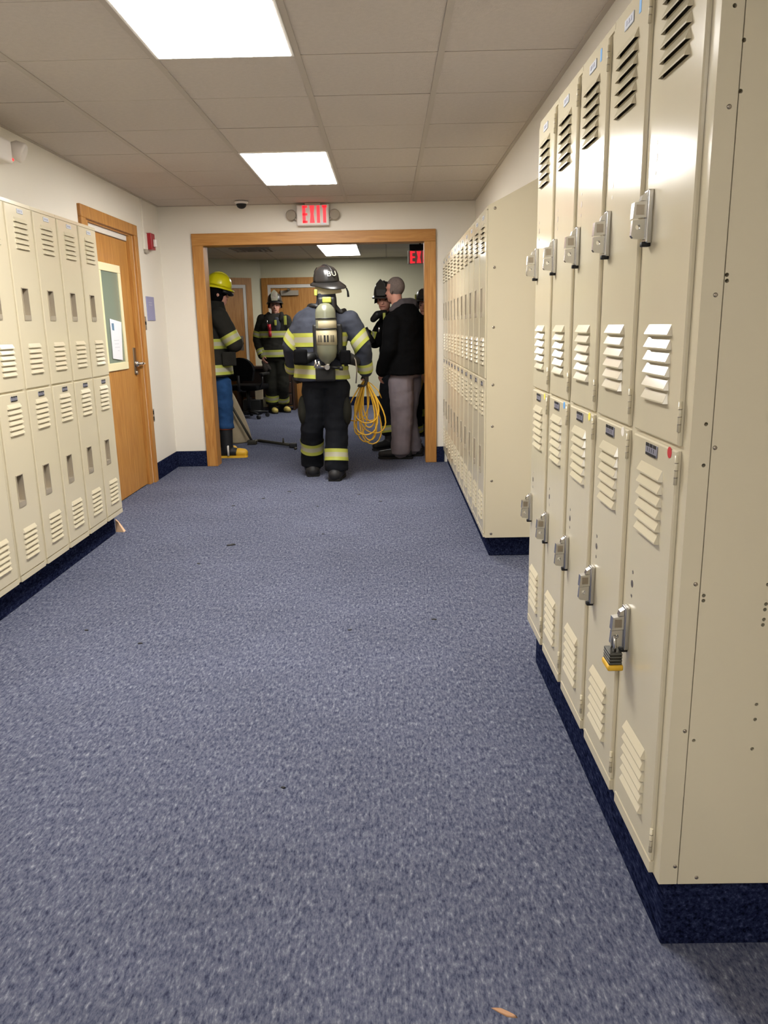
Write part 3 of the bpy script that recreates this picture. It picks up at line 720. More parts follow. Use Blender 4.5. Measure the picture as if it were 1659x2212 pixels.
def blob(prims, voxel=.012, smooth=4, wrinkle=0., wscale=7., floor=None, matfn=None):
    """one continuous surface grown from overlapping shapes -> bmesh (world coordinates)"""
    bm = bm_new()
    for p in prims: add_prim(bm, p)
    bmesh.ops.recalc_face_normals(bm, faces=bm.faces)
    me = bpy.data.meshes.new('tmp'); bm.to_mesh(me); bm.free()
    o = bpy.data.objects.new('tmp', me); COL.objects.link(o)
    m = o.modifiers.new('r', 'REMESH'); m.mode = 'VOXEL'; m.voxel_size = voxel
    m = o.modifiers.new('s', 'SMOOTH'); m.factor = .5; m.iterations = smooth
    dg = bpy.context.evaluated_depsgraph_get(); dg.update()
    me2 = bpy.data.meshes.new_from_object(o.evaluated_get(dg))
    bpy.data.objects.remove(o); bpy.data.meshes.remove(me)
    bm = bm_new(); bm.from_mesh(me2); bpy.data.meshes.remove(me2); bm.normal_update()
    if wrinkle:
        for v in bm.verts:
            q = v.co.copy(); q.z *= 1.6
            n = noise.noise(q*wscale)+.5*noise.noise(q*wscale*2.3+V((3, 1, 7)))
            v.co += v.normal*(wrinkle*n)
    if floor is not None:
        for v in bm.verts: v.co.z = max(v.co.z, floor)
    for f in bm.faces:
        f.smooth = True
        if matfn: f.material_index = matfn(f.calc_center_median())
    return bm
def bvh_of(bm):
    bm.verts.ensure_lookup_table(); bm.verts.index_update()
    return BVHTree.FromPolygons([v.co.copy() for v in bm.verts], [[v.index for v in f.verts] for f in bm.faces])
def band(bvh, c, axis, width, rmax, off=.006, n=44, rows=(0, .3, .7, 1), mats=(0, 1, 0), arc=None, ctr=None):
    """reflective tape wrapped round a garment: rays from the limb axis find its surface"""
    c = V(c); axis = V(axis).normalized(); x, y = frame_of(axis); bm = bm_new(); R_ = []
    for t in rows:
        o = c + axis*(width*(t-.5)); ro = []
        for i in range(n):
            a = 2*PI*i/n; d = x*math.cos(a)+y*math.sin(a)
            h = bvh.ray_cast(o, d, rmax*1.5); L_ = h[3] if h[3] is not None else rmax
            ro.append(min(L_, rmax))
        sm = [(ro[i-1]+2*ro[i]+ro[(i+1) % n])/4 for i in range(n)]
        R_.append([bm.verts.new(o+(x*math.cos(2*PI*i/n)+y*math.sin(2*PI*i/n))*(max(sm[i], ro[i])+off)) for i in range(n)])
    for k, (a, b) in enumerate(zip(R_, R_[1:])): bridge(bm, a, b, mats[k])
    # give the tape a thickness
    r = bmesh.ops.solidify(bm, geom=bm.faces[:], thickness=-.004) if False else None
    return bm
def boot(bmname, ankle, toe_dir, parent, up=.28, fat=1., mats=('rubber',), L_=.30, wid=.052, toe=None, sole='rubber', lift=0., flare=1.12):
    """tall boot: shaft, foot, sole and toe cap"""
    toe_dir = V(toe_dir).normalized(); a = V(ankle); g = V((a.x, a.y, lift)); heel = g-toe_dir*.075; tip = g+toe_dir*(L_-.125)
    pr = [rc(a+V((0, 0, -.02)), wid*1.02, V((a.x, a.y, lift+up)), wid*flare), rc(heel+V((0, 0, .05)), .045*fat, g+V((0, 0, .06)), .05*fat), rc(g+toe_dir*.02+V((0, 0, .065)), .05*fat, tip+V((0, 0, .045)), .043*fat)]
    bm = blob(pr, .009, 4, floor=lift+.012); b = part('boot', bm, mats[0], parent)
    bm = bm_new(); sd = V((-toe_dir.y, toe_dir.x, 0)); poly = []
    for u, wv in ((-.122, .02), (-.118, .038), (-.07, .046), (0, .042), (.07, .050), (.12, .050), (L_-.11, .040), (L_-.085, .018)): poly.append((u, wv*fat))
    poly = poly+[(u, -v) for u, v in poly[::-1]]
    pts = [g+toe_dir*u+sd*v for u, v in poly]; prism(bm, [(q.x, q.y) for q in pts], lift+.0, lift+.022, 'z'); part('sole', bm, sole, b)
    if toe:
        bm = blob([rc(g+toe_dir*(L_-.185)+V((0, 0, .052)), .049, tip+V((0, 0, .047)), .046)], .008, 3, floor=lift+.012); part('toe_cap', bm, toe, b)
    return b
def hand_prims(w_, d, palm, sc=1., curl=.6, side=1):
    """palm and five fingers; d: pointing direction, palm: palm normal, side: +1 thumb on d x palm side"""
    d = V(d).normalized(); palm = V(palm); palm = (palm-d*palm.dot(d)).normalized(); s = d.cross(palm)*side
    pr = [rc(w_, .026*sc, w_+d*.05*sc+s*.016*sc, .022*sc), rc(w_, .026*sc, w_+d*.055*sc-s*.016*sc, .020*sc), rc(w_+d*.03*sc, .024*sc, w_+d*.08*sc, .020*sc)]
    for k, (off, ln) in enumerate(((.030, .072), (.010, .082), (-.010, .076), (-.029, .060))):
        b = w_+d*.085*sc+s*off*sc; c1 = curl*.6; c2 = curl*1.5
        p1 = b+(d*math.cos(c1)+palm*math.sin(c1))*ln*.5*sc; p2 = p1+(d*math.cos(c2)+palm*math.sin(c2))*ln*.5*sc
        pr += [rc(b, .0095*sc, p1, .009*sc, 8, 3), rc(p1, .009*sc, p2, .0078*sc, 8, 3)]
    b = w_+d*.025*sc+s*.03*sc; p1 = b+(d*.6+s*.6+palm*.3).normalized()*.038*sc; p2 = p1+(d*.85+palm*.5*curl+s*.1).normalized()*.032*sc
    return pr+[rc(b, .012*sc, p1, .0105*sc, 8, 3), rc(p1, .0105*sc, p2, .009*sc, 8, 3)]
def head_prims(c, f, tilt=0.):
    """head centred at c, facing unit vector f"""
    f = V(f).normalized(); s = V((f.y, -f.x, 0)); rz = math.atan2(f.y, f.x)
    pr = [ell(c+V((0, 0, .03))-f*.012, (.098, .078, .095), rz), ell(c-V((0, 0, .035))+f*.018, (.076, .062, .088), rz), rc(c+f*.06-V((0, 0, .085)), .028, c+f*.055-V((0, 0, .098)), .026),
          rc(c+f*.086+V((0, 0, .0)), .008, c+f*.106-V((0, 0, .034)), .0125), rc(c+f*.084-V((0, 0, .062))+s*.014, .009, c+f*.084-V((0, 0, .062))-s*.014, .009),
          rc(c+f*.078+V((0, 0, .022))+s*.03, .010, c+f*.078+V((0, 0, .022))-s*.03, .010)]
    for k in (-1, 1): pr.append(ell(c+s*k*.078-f*.01-V((0, 0, .012)), (.02, .010, .032), rz+.3*k))
    return pr
def face_parts(c, f, parent):
    f = V(f).normalized(); s = V((f.y, -f.x, 0)); rz = math.atan2(f.y, f.x)
    for k in (-1, 1):
        bm = bm_new(); add_prim(bm, ell(c+f*.083+s*k*.031+V((0, 0, .003)), (.008, .013, .007), rz)); part('eye', bm, 'eye', parent)
        bm = bm_new(); add_prim(bm, rc(c+f*.088+s*k*.016+V((0, 0, .026)), .005, c+f*.083+s*k*.046+V((0, 0, .026)), .004)); part('eyebrow', bm, 'hair', parent)
    bm = bm_new(); add_prim(bm, rc(c+f*.091-V((0, 0, .064))+s*.022, .005, c+f*.091-V((0, 0, .064))-s*.022, .005)); part('mouth', bm, 'lips', parent)
def fire_helmet(c, f, parent, shell='helmet_black', shield='leather', shield_trim=None, tilt=0., flaps=None, text=None, visor=False, roll=0., ss=1., ds=1.):
    """traditional helmet: ridged dome, duckbill brim longer behind, front shield. c = head centre, f = facing"""
    f = V(f).normalized(); s = V((f.y, -f.x, 0)); u = V((0, 0, 1))
    f2 = (f*math.cos(tilt)+u*math.sin(tilt)); u = s.cross(f2).normalized(); 
    if roll: s, u = s*math.cos(roll)+u*math.sin(roll), u*math.cos(roll)-s*math.sin(roll)
    o = c+u*.062
    bm = bm_new(); rs = []; n = 48
    prof = [(1.0, 0), (.99, .026), (.94, .062), (.83, .094), (.64, .118), (.40, .131), (.16, .137), (.03, .138)]
    for k, (q, h) in enumerate(prof):
        ro = []
        for i in range(n):
            a = 2*PI*i/n; rid = 1+.035*max(0, math.cos(8*a))**6*(1-q*.35)
            ro.append(bm.verts.new(o+f2*(math.cos(a)*.130*q*rid*ds)+s*(math.sin(a)*.112*q*rid*ds)+u*(h*(1+.02*(rid-1)*20))))
        rs.append(ro)
    for a, b in zip(rs, rs[1:]): bridge(bm, a, b)
    cap(bm, rs[-1]); cap(bm, rs[0], 0, True)
    # central comb
    tube(bm, [o+f2*(.125*math.cos(t))+u*(.138*math.sin(t)+.006) for t in [PI*(.06+.86*k/12) for k in range(13)]], [.007]*13, 8)
    sh = part('helmet_shell', bm, shell, parent)
    bm = bm_new(); A = []; B = []; Cc = []; D_ = []
    for i in range(n):
        a = 2*PI*i/n; ca, sa = math.cos(a), math.sin(a)
        back = max(0, -ca); e = .030+.065*back**2+.008*max(0, ca)
        dr = -.010-.034*back**2-.012*abs(sa)
        b0 = o+f2*(ca*.127)+s*(sa*.109); b1 = o+f2*(ca*(.127+e))+s*(sa*(.109+e*.7))+u*dr
        A.append(bm.verts.new(b0+u*.006)); B.append(bm.verts.new(b1+u*.004)); Cc.append(bm.verts.new(b1-u*.004)); D_.append(bm.verts.new(b0-u*.006))
    bridge(bm, A, B); bridge(bm, B, Cc); bridge(bm, Cc, D_); bridge(bm, D_, A)
    part('helmet_brim', bm, shell, parent)
    if visor:
        bm = bm_new(); pts = [o+f2*(math.cos(a)*.150)+s*(math.sin(a)*.122)-u*.045 for a in [PI*(-.45+.9*k/12) for k in range(13)]]
        tube(bm, pts, .016, 8); part('goggles', bm, 'black', parent)
    if not ss: return sh
    # front shield
    bm = bm_new(); pl = [(-.045, .0), (.045, .0), (.055, .06), (.05, .12), (.025, .145), (0, .168), (-.025, .145), (-.05, .12), (-.055, .06)]
    def shp(k, off): k *= ss; return [bm.verts.new(o+s*(a*k)+u*(.012+b*k+(ss-k)*.07)+f2*(.138+off-.18*(b-.05)*.35-.9*a*a*3)) for a, b in pl]
    A = shp(1, 0); B = shp(1, .007); bridge(bm, A, B, 0, False); cap(bm, A, 0, True); cap(bm, B)
    fs = part('front_shield', bm, shield, parent)
    if shield_trim:
        bm = bm_new(); A = shp(.62, .0085); B = shp(.62, .0105); bridge(bm, A, B, 0, False); cap(bm, A, 0, True); cap(bm, B); part('shield_panel', bm, shield_trim, fs)
    # holder that keeps the shield
    bm = bm_new(); tube(bm, [o+f2*.10+u*.115, o+f2*.125+u*(.135*ss), o+f2*.128+u*(.15*ss)], .006, 8); part('shield_holder', bm, 'leather', parent)
    if flaps:
        bm = bm_new(); A = []; B = []
        for i in range(25):
            a = PI*(.42+1.16*i/24); ca, sa = math.cos(a), math.sin(a)
            p = o+f2*(ca*.118-.01)+s*(sa*.098); A.append((p+u*.0)); B.append((p-u*.085+f2*ca*.012+s*sa*.012))
        for off in (0,):
            va = [bm.verts.new(q) for q in A]; vb = [bm.verts.new(q) for q in B]
            vc = [bm.verts.new(q*1+((q-o).normalized())*.006) for q in A]; vd = [bm.verts.new(q+((q-o).normalized())*.006) for q in B]
            for i in range(24):
                bm.faces.new((va[i], va[i+1], vb[i+1], vb[i])); bm.faces.new((vc[i], vd[i], vd[i+1], vc[i+1])); bm.faces.new((vb[i], vb[i+1], vd[i+1], vd[i])); bm.faces.new((va[i], vc[i], vc[i+1], va[i+1]))
        part('ear_flap', bm, flaps, parent)
    if text:
        for ch, (aa, hh, ss) in text:
            cu = bpy.data.curves.new('decal', 'FONT'); cu.body = ch; cu.size = ss; cu.extrude = .0006
            tmp = bpy.data.objects.new('decal', cu); COL.objects.link(tmp); dg = bpy.context.evaluated_depsgraph_get(); dg.update()
            me = bpy.data.meshes.new_from_object(tmp.evaluated_get(dg)); bpy.data.objects.remove(tmp)
            bm = bm_new(); bm.from_mesh(me)
            nrm = f2*math.cos(aa)+s*math.sin(aa); tx = u.cross(nrm)
            up2 = (u*.8-nrm*.6).normalized(); nn = tx.cross(up2)
            q = o+f2*(math.cos(aa)*.130*ds*.97)+s*(math.sin(aa)*.112*ds*.97)+u*hh+nn*.013
            for v in bm.verts: v.co = q+tx*(v.co.x)+up2*v.co.y+nn*v.co.z
            part('helmet_decal', bm, 'silver', parent)
    return sh

class Fig: pass
def figure(name, label, base, face, stature, joints):
    """skeleton in world coordinates. face: angle of facing (0 = +x, pi/2 = +y)"""
    J = Fig(); k = stature/1.75; f = V((math.cos(face), math.sin(face), 0)); s = V((f.y, -f.x, 0)); b = V(base)
    def P(x, y, z): return b+s*(x*k)+f*(y*k)+V((0, 0, z*k))
    J.f, J.s, J.k, J.P, J.face = f, s, k, P, face
    for n, p in dict(pelvis=(0, 0, .95), waist=(0, 0, 1.08), chest=(0, -.01, 1.30), neck=(0, -.01, 1.49), head=(0, .02, 1.625)).items(): setattr(J, n, P(*p))
    for sd, c in (('R', 1), ('L', -1)):
        for n, p in dict(sh=(.195, -.01, 1.42), el=(.265, -.03, 1.13), wr=(.25, .08, .90), hip=(.10, 0, .92), kn=(.115, .02, .50), an=(.12, -.02, .09)).items(): setattr(J, n+sd, P(p[0]*c, p[1], p[2]))
        setattr(J, 'toe'+sd, (f+s*c*.15).normalized())
    for n, v in joints.items(): setattr(J, n, V(v))
    J.root = thing(name, label, 'person', (b.x, b.y, 0))
    return J
def body(J, hands=('R', 'L'), hs=1., hair=None, headf=None, curl=.7, handdir=None, skin='skin'):
    """the continuous body under the clothes: torso, limbs, head and hands"""
    k = J.k; hf = headf or J.f
    pr = [loft([(J.pelvis-V((0, 0, .06)), .15*k, .10*k, J.face-PI/2), (J.waist, .14*k, .10*k, J.face-PI/2), (J.chest, .16*k, .11*k, J.face-PI/2), (J.neck-V((0, 0, .06)), .11*k, .07*k, J.face-PI/2), (J.neck-V((0, 0, .01)), .06, .06, 0)]),
          rc(J.neck-V((0, 0, .08)), .058*k, J.head-V((0, 0, .06))-V(hf)*.015, .054*k)]
    for sd in 'RL':
        g = lambda n: getattr(J, n+sd)
        pr += [rc(g('sh'), .055*k, g('el'), .045*k), rc(g('el'), .045*k, g('wr'), .030*k), rc(g('hip'), .085*k, g('kn'), .06*k), rc(g('kn'), .06*k, g('an'), .036*k), rc(g('sh'), .05*k, J.chest, .07*k), rc(g('an'), .034, g('an')+g('toe')*.08-V((0, 0, .035)), .024)]
    hp = head_prims(J.head, hf)
    hd = {}
    for sd in hands:
        d = (getattr(J, 'wr'+sd)-getattr(J, 'el'+sd)).normalized()
        if handdir and sd in handdir: d = V(handdir[sd])
        inw = (J.pelvis-getattr(J, 'wr'+sd)); inw.z = 0
        pr += hand_prims(getattr(J, 'wr'+sd)+d*.01, d, inw, hs, curl, 1 if sd == 'R' else -1)
    hc = J.head
    def mf(c):
        if hair and (c-hc).length < .2:
            q = c-hc; u_ = q.dot(V(hf).normalized())
            if q.z > .052-.0*u_ and u_ < .07: return 1
            if u_ < -.0 and q.z > -.045+.25*max(0, u_+.02): return 1
        return 0
    bm = blob(pr+hp, .0075, 3, matfn=mf)
    b = part('body', bm, [skin, hair or skin], J.root)
    return b
def coat(J, m, hem=.88, flare=1., bulk=1., wrinkle=.008, collar=True, high=.05):
    k = J.k; a = J.face-PI/2; z = lambda v: V((0, 0, v*k))
    base = V((J.pelvis.x, J.pelvis.y, 0)); ch = V((J.chest.x, J.chest.y, 0))
    mix = lambda t: base.lerp(ch, t)
    B = bulk
    pr = [loft([(mix(0)+z(hem), .232*k*flare*B, .178*k*flare*B, a), (mix(.1)+z(hem+.1), .222*k*B, .172*k*B, a), (mix(.4)+z(1.10), .212*k*B, .165*k*B, a), (mix(1)+z(1.28), .222*k*B, .168*k*B, a), (mix(1)+z(1.38), .200*k*B, .152*k*B, a), (mix(1)+z(1.455), .150*k*B, .125*k, a), (mix(1)+z(1.50), .105*k, .10*k, a)])]
    if collar: pr.append(loft([(J.neck-z(.07), .10*k, .10*k, a), (J.neck+z(.0), .088*k, .092*k, a), (J.neck+z(high), .086*k, .092*k, a)]))
    for sd in 'RL':
        g = lambda n: getattr(J, n+sd)
        pr += [rc(g('sh'), .088*k*B, g('el'), .076*k*B), rc(g('el'), .076*k*B, g('wr'), .064*k*B), rc(g('sh'), .082*k*B, ch+z(1.36), .12*k*B)]
    return blob(pr, .0115, 4, wrinkle)
def trousers(J, m, top=1.0, rh=.125, rk=.10, ra=.092, cuff=.16, wrinkle=.009):
    k = J.k; a = J.face-PI/2
    pr = [loft([(J.pelvis-V((0, 0, .14*k)), .17*k, .14*k, a), (J.pelvis, .19*k, .15*k, a), (J.pelvis+V((0, 0, .1*k)), .175*k, .14*k, a)])]
    for sd in 'RL':
        g = lambda n: getattr(J, n+sd)
        lo = g('an').copy(); d = (g('an')-g('kn')); d *= (g('kn').z-cuff)/(g('kn').z-g('an').z+1e-6); end = g('kn')+d
        pr += [rc(g('hip')-V((0, 0, .02)), rh*k, g('kn'), rk*k), rc(g('kn'), rk*k, end, ra*k*.98), ('loft', [(end-V((0, 0, .05*k)), ra*k*1.04, ra*k*1.04, 0), (end+V((0, 0, .08)), ra*k, ra*k, 0)])]
    return blob(pr, .0115, 4, wrinkle)
TAPE = ['lime', 'silver']

# ------------------------------------------------------------------ centre firefighter, seen from behind
Y1 = 7.02
B1 = W(703, 1028, Y1); B1.z = 0
w1 = lambda px, py, dy=0.: W(px, py, Y1+dy)
anL = W(676, 1022, 7.17); anL.z = .10
anR = W(727, 1032, 6.93); anR.z = .10
J = figure('person', 'firefighter seen from behind with air tank on back and yellow cord in hand', (B1.x, Y1, 0), PI/2, 1.76,
    dict(shL=w1(655, 694), shR=w1(756, 694), elL=w1(629, 748, .02), elR=w1(783, 748, -.02), wrL=w1(634, 795, .2), wrR=w1(789, 798, .06),
         hipL=w1(683, 835), hipR=w1(726, 835), knL=w1(674, 925, .02), knR=w1(727, 930, -.02), anL=anL, anR=anR, head=w1(706, 622, .03), neck=w1(705, 655)))
J.toeL = V((-.12, 1, 0)); J.toeR = V((.12, 1, 0))
J1 = J
hf1 = V((-.62, .78, 0))
body(J, hands=('R', 'L'), hs=.72, headf=hf1, curl=1.1, handdir={'R': (.05, .15, -1)})
cb = coat(J, 'coat_navy', .875, 1.02, 1.06, .010, high=.085); cv = bvh_of(cb)
COATV1 = cv
CT = part('coat', cb, 'coat_navy', J.root)
tb = trousers(J, 'trouser_dark', rh=.128, rk=.102, ra=.102, cuff=.13); tv = bvh_of(tb)
TR = part('trousers', tb, 'trouser_dark', J.root)
zc = lambda py: w1(703, py).z
part('reflective_tape', band(cv, V((J.chest.x, J.chest.y, zc(733))), (0, 0, 1), .115, .245), TAPE, CT)
part('reflective_tape', band(cv, V((J.pelvis.x, J.pelvis.y, zc(802))), (.05, 0, 1), .11, .27), TAPE, CT)
for sd in 'RL':
    e = getattr(J, 'el'+sd); sh_ = getattr(J, 'sh'+sd); ax = (e-sh_).normalized()
    part('reflective_tape', band(cv, e-ax*.05, (ax+V((.45 if sd == 'R' else -.45, 0, 0))), .10, .115), TAPE, CT)
    wv = getattr(J, 'wr'+sd); ax = (wv-e).normalized(); part('reflective_tape', band(cv, wv-ax*.03, ax, .085, .09), TAPE, CT)
for sd, zz in (('L', .285), ('R', .215)):
    kn, an = getattr(J, 'kn'+sd), getattr(J, 'an'+sd); ax = (kn-an).normalized(); c = an+ax*((zz-an.z)/ax.z)
    part('reflective_tape', band(tv, c, ax, .105, .125), TAPE, TR)
for sd in 'RL': boot('boot', getattr(J, 'an'+sd), getattr(J, 'toe'+sd), J.root, .2, fat=1.35, wid=.078, sole='dark')
# gloves on the hands, thigh pockets
for sd in 'RL':
    d = V((.05, .15, -1)) if sd == 'R' else (J.wrL-J.elL); wv = getattr(J, 'wr'+sd); inw = J.pelvis-wv; inw.z = 0
    part('glove', blob([rc(wv-d.normalized()*.03, .042, wv+d.normalized()*.02, .036)]+hand_prims(wv+d.normalized()*.01, d, inw, 1.18, 1.1, 1 if sd == 'R' else -1), .008, 2), 'glove', J.root)
for sd, c in (('L', -1), ('R', 1)):
    p = getattr(J, 'hip'+sd).lerp(getattr(J, 'kn'+sd), .55)+V((c*.115, -.03, 0))
    bm = bm_new(); add_prim(bm, ell(p-V((c*.02, 0, 0)), (.045, .085, .13))); part('pocket', bm, 'trouser_olive', TR)
fire_helmet(J.head+V((0, 0, -.012)), hf1, J.root, tilt=.10, flaps='tank_label', text=[('B', (-2.56, .050, .066)), ('U', (-2.94, .050, .066))], roll=.12, ss=.62, ds=.94)
# dangling chin strap
a = w1(748, 622, -.02)
bm = bm_new(); tube(bm, [a, a+V((.012, 0, -.03)), a+V((.016, 0, -.075))], [.006, .008, .010], 8); part('chin_strap', bm, 'black', J.root)
bm = bm_new(); p = w1(682, 632, -.075); bbox(bm, p-V((.013, .012, .026)), p+V((.013, .012, .026)), .006, 2); part('collar_patch', bm, 'lime', J.root)

# breathing apparatus
yb = Y1-.165
tz = lambda py: W(705, py, yb-.12).z
tx = W(705, 720, yb-.12).x
t = thing('breathing_apparatus', 'olive grey air cylinder pack worn on the back of the centre firefighter', 'air tank', (tx, yb-.1, tz(790)))
ctr = V((tx, yb-.105, 0)); R_ = .086
zt, zb_ = tz(655), tz(783)
bm = bm_new(); H_ = zt-zb_
lathe(bm, ctr+V((0, 0, zb_)), (-.01, 0, 1), [(.022, -.012), (.03, 0), (.05, .012), (.073, .04), (R_, .09), (R_, H_-.075), (.079, H_-.045), (.056, H_-.016), (.035, H_-.002), (.012, H_+.002)], 32)
CY = part('cylinder', bm, 'tank', t)
for py0, py1 in ((693, 711), (714, 745)):
    bm = bm_new(); z0, z1 = tz(py1), tz(py0); lathe(bm, ctr+V((0, 0, z0)), (-.01, 0, 1), [(R_+.0004, 0), (R_+.002, .001), (R_+.002, z1-z0-.001), (R_+.0004, z1-z0)], 32); part('label_band', bm, 'tank_label', CY)
for py in (690, 712):
    bm = bm_new(); z0 = tz(py); lathe(bm, ctr+V((0, 0, z0)), (-.01, 0, 1), [(R_+.0004, 0), (R_+.0045, .001), (R_+.0045, .011), (R_+.0004, .012)], 32); part('retaining_strap', bm, 'leather', CY)
# dark lettering strokes on the label
bm = bm_new(); zz0, zz1 = tz(739), tz(724)
for k, (a0, a1) in enumerate(((-.82, -.72), (-.62, -.56), (-.50, -.42), (-.20, -.02), (.10, .26), (.46, .52), (.60, .66), (.74, .84))):
    A = []; 
    for aa in (a0, (a0+a1)/2, a1):
        d = V((math.sin(aa), -math.cos(aa), 0)); A.append((ctr+d*(R_+.0032), d))
    for (p, d), (p2, d2) in zip(A, A[1:]):
        v = [bm.verts.new(q) for q in (p+V((0, 0, zz0)), p2+V((0, 0, zz0)), p2+V((0, 0, zz1)), p+V((0, 0, zz1)))]; bm.faces.new(v)
part('label_print', bm, 'black', CY)
bm = bm_new(); z0 = tz(793); cyl(bm, ctr+V((0, 0, z0-.005)), ctr+V((0, 0, zb_)), .018, .022, 14); cyl(bm, ctr+V((.0, -.055, z0)), ctr+V((0, .02, z0)), .022, .016, 16)
V_ = part('valve', bm, 'chrome', t)
bm = bm_new(); cyl(bm, ctr+V((-.02, 0, z0)), ctr+V((-.115, -.01, z0+.012)), .016, n=12); cyl(bm, ctr+V((-.07, -.02, z0+.0)), ctr+V((-.07, -.02, z0+.05)), .012, n=10); cyl(bm, ctr+V((-.10, -.02, z0+.0)), ctr+V((-.10, -.02, z0+.06)), .010, n=10); part('regulator', bm, 'chrome', t)
bm = bm_new(); cyl(bm, ctr+V((.02, 0, z0)), ctr+V((.10, 0, z0-.012)), .012, n=10); cyl(bm, ctr+V((.10, 0, z0-.012)), ctr+V((.13, 0, z0-.015)), .018, n=12); part('hand_wheel', bm, 'black', t)
bm = bm_new(); bbox(bm, (tx-.125, yb-.03, tz(775)), (tx+.125, yb+.05, tz(700)), .02, 3); bbox(bm, (tx-.075, yb-.02, tz(705)), (tx+.075, yb+.055, tz(640)), .025, 3); part('backplate', bm, 'black', t)
bm = bm_new(); p = W(706, 648, yb-.04); bbox(bm, p-V((.038, .02, .024)), p+V((.038, .02, .024)), .012, 3); part('reflective_patch', bm, 'lime', t)
for c in (-1, 1):
    bm = bm_new(); p0 = W(706+c*14, 650, yb-.02); pts = [p0, W(706+c*24, 652, yb+.0), W(706+c*33, 657, yb+.06), W(706+c*38, 662, yb+.15), W(706+c*38, 674, yb+.29)]
    sm = []
    for q0, q1 in zip(pts, pts[1:]):
        for k in range(5):
            q = q0.lerp(q1, k/5); hp, nn, _, _ = COATV1.find_nearest(q); sm.append(hp+nn*.004)
    pts = sm
    tube(bm, pts, [.020]*len(pts), 8); part('shoulder_strap', bm, 'black', t)
    bm = bm_new(); pts = [W(706+c*24, 768, yb-.0), W(706+c*50, 775, yb-.03), W(706+c*62, 780, yb+.10), W(706+c*58, 782, yb+.25)]; tube(bm, pts, [.035, .05, .045, .03], 8); part('waist_belt', bm, 'black', t)
bm = bm_new(); pts = [W(758, 762, yb-.02), W(768, 778, yb-.045), W(771, 800, yb-.05), W(769, 828, yb-.03)]; tube(bm, pts, .006, 8); part('air_hose', bm, 'steel', t)
bm = bm_new(); p = W(746, 772, yb-.06); bbox(bm, p-V((.045, .03, .06)), p+V((.045, .03, .06)), .025, 4); part('gauge_box', bm, 'black_cloth', t)
bm = bm_new(); pts = [W(735, 758, yb-.05), W(741, 785, yb-.07), W(741, 797, yb-.06)]; tube(bm, pts, [.006, .010, .014], 8); part('strap_tail', bm, 'lime', t)
bm = bm_new(); p = W(650, 770, yb-.05); bbox(bm, p-V((.06, .04, .07)), p+V((.055, .04, .06)), .035, 4); part('mask_pouch', bm, 'black_cloth', t)
bm = bm_new(); p = W(703, 806, yb-.015); bbox(bm, p-V((.085, .03, .07)), p+V((.085, .03, .055)), .02, 3); part('lumbar_pad', bm, 'black', t)

# yellow cord coil hanging from the right hand
random.seed(3)
top = J1.wrR+V((.0, .03, -.10))
bm = bm_new(); pts = []
for k in range(11):
    wd = random.uniform(.05, .17); ln = random.uniform(.36, .60); off = random.uniform(-.06, .06)+.012*(k-5); yo = random.uniform(-.05, .05)
    for i in range(26):
        a = 2*PI*i/26
        xx = wd*math.sin(a)*(1-.85*math.cos(a/2)**6 if False else 1)*(.25+.75*(1-math.cos(a))/2)
        z_ = -(1-math.cos(a))/2*ln
        pts.append(top+V((xx+off*(1-math.cos(a))/2, yo*(1-math.cos(a))/2+.03*math.sin(a+k), z_+.012*math.sin(k*1.7))))
tube(bm, pts, .0062, 6)
tail = [top, top+V((.05, 0, -.03)), top+V((.11, 0, -.09)), top+V((.14, .0, -.16))]; tube(bm, tail, .005, 6)
CO = solo('cord_coil', bm, 'rope', 'loose coil of yellow cord hanging from the gloved hand', 'cord', origin=top)

# ------------------------------------------------------------------ firefighter in yellow helmet and jeans, beside the left jamb
Y2 = 8.32
w2 = lambda px, py, dy=0.: W(px, py, Y2+dy)
bx_ = w2(474, 985); a2 = W(492, 985, 8.26); a2.z = .1; a2b = W(470, 978, 8.46); a2b.z = .1
J = figure('person', 'firefighter in yellow helmet, dark coat and blue jeans standing behind the left jamb', (bx_.x, Y2, 0), math.radians(12), 1.79,
    dict(elR=w2(506, 742, -.17), shR=w2(472, 684, -.19), wrR=w2(503, 733, .14), elL=w2(497, 745, .2), wrL=w2(507, 735, .02), anR=a2, anL=a2b, head=w2(470, 634), neck=w2(466, 662),
         knR=w2(487, 900, -.05), knL=w2(470, 900, .1), hipR=w2(478, 825, -.08), hipL=w2(470, 825, .1)))
J.toeR = V((1, .0, 0)); J.toeL = V((1, .3, 0))
hf2 = V((.92, .38, 0))
bd = body(J, headf=hf2, curl=.9); face_parts(J.head, hf2, bd)
cb = coat(J, 'coat_black', .84, 1.05, 1.10, .010); cv = bvh_of(cb); CT = part('coat', cb, 'coat_black', J.root)
tb = trousers(J, 'jeans', rh=.108, rk=.09, ra=.084, cuff=.36, wrinkle=.012); TR = part('jeans', tb, 'jeans', J.root)
zc = lambda py: w2(480, py).z
part('reflective_tape', band(cv, V((J.pelvis.x, J.pelvis.y, zc(797))), (0, 0, 1), .10, .28), TAPE, CT)
part('reflective_tape', band(cv, V((J.chest.x, J.chest.y, zc(742))), (0, 0, 1), .10, .27), TAPE, CT)
e, s_ = J.elR, J.shR; ax = (e-s_).normalized(); part('reflective_tape', band(cv, e-ax*.06, ax, .10, .115), TAPE, CT)
e, s_ = J.elL, J.shL; ax = (e-s_).normalized(); part('reflective_tape', band(cv, e-ax*.06, ax, .10, .115), TAPE, CT)
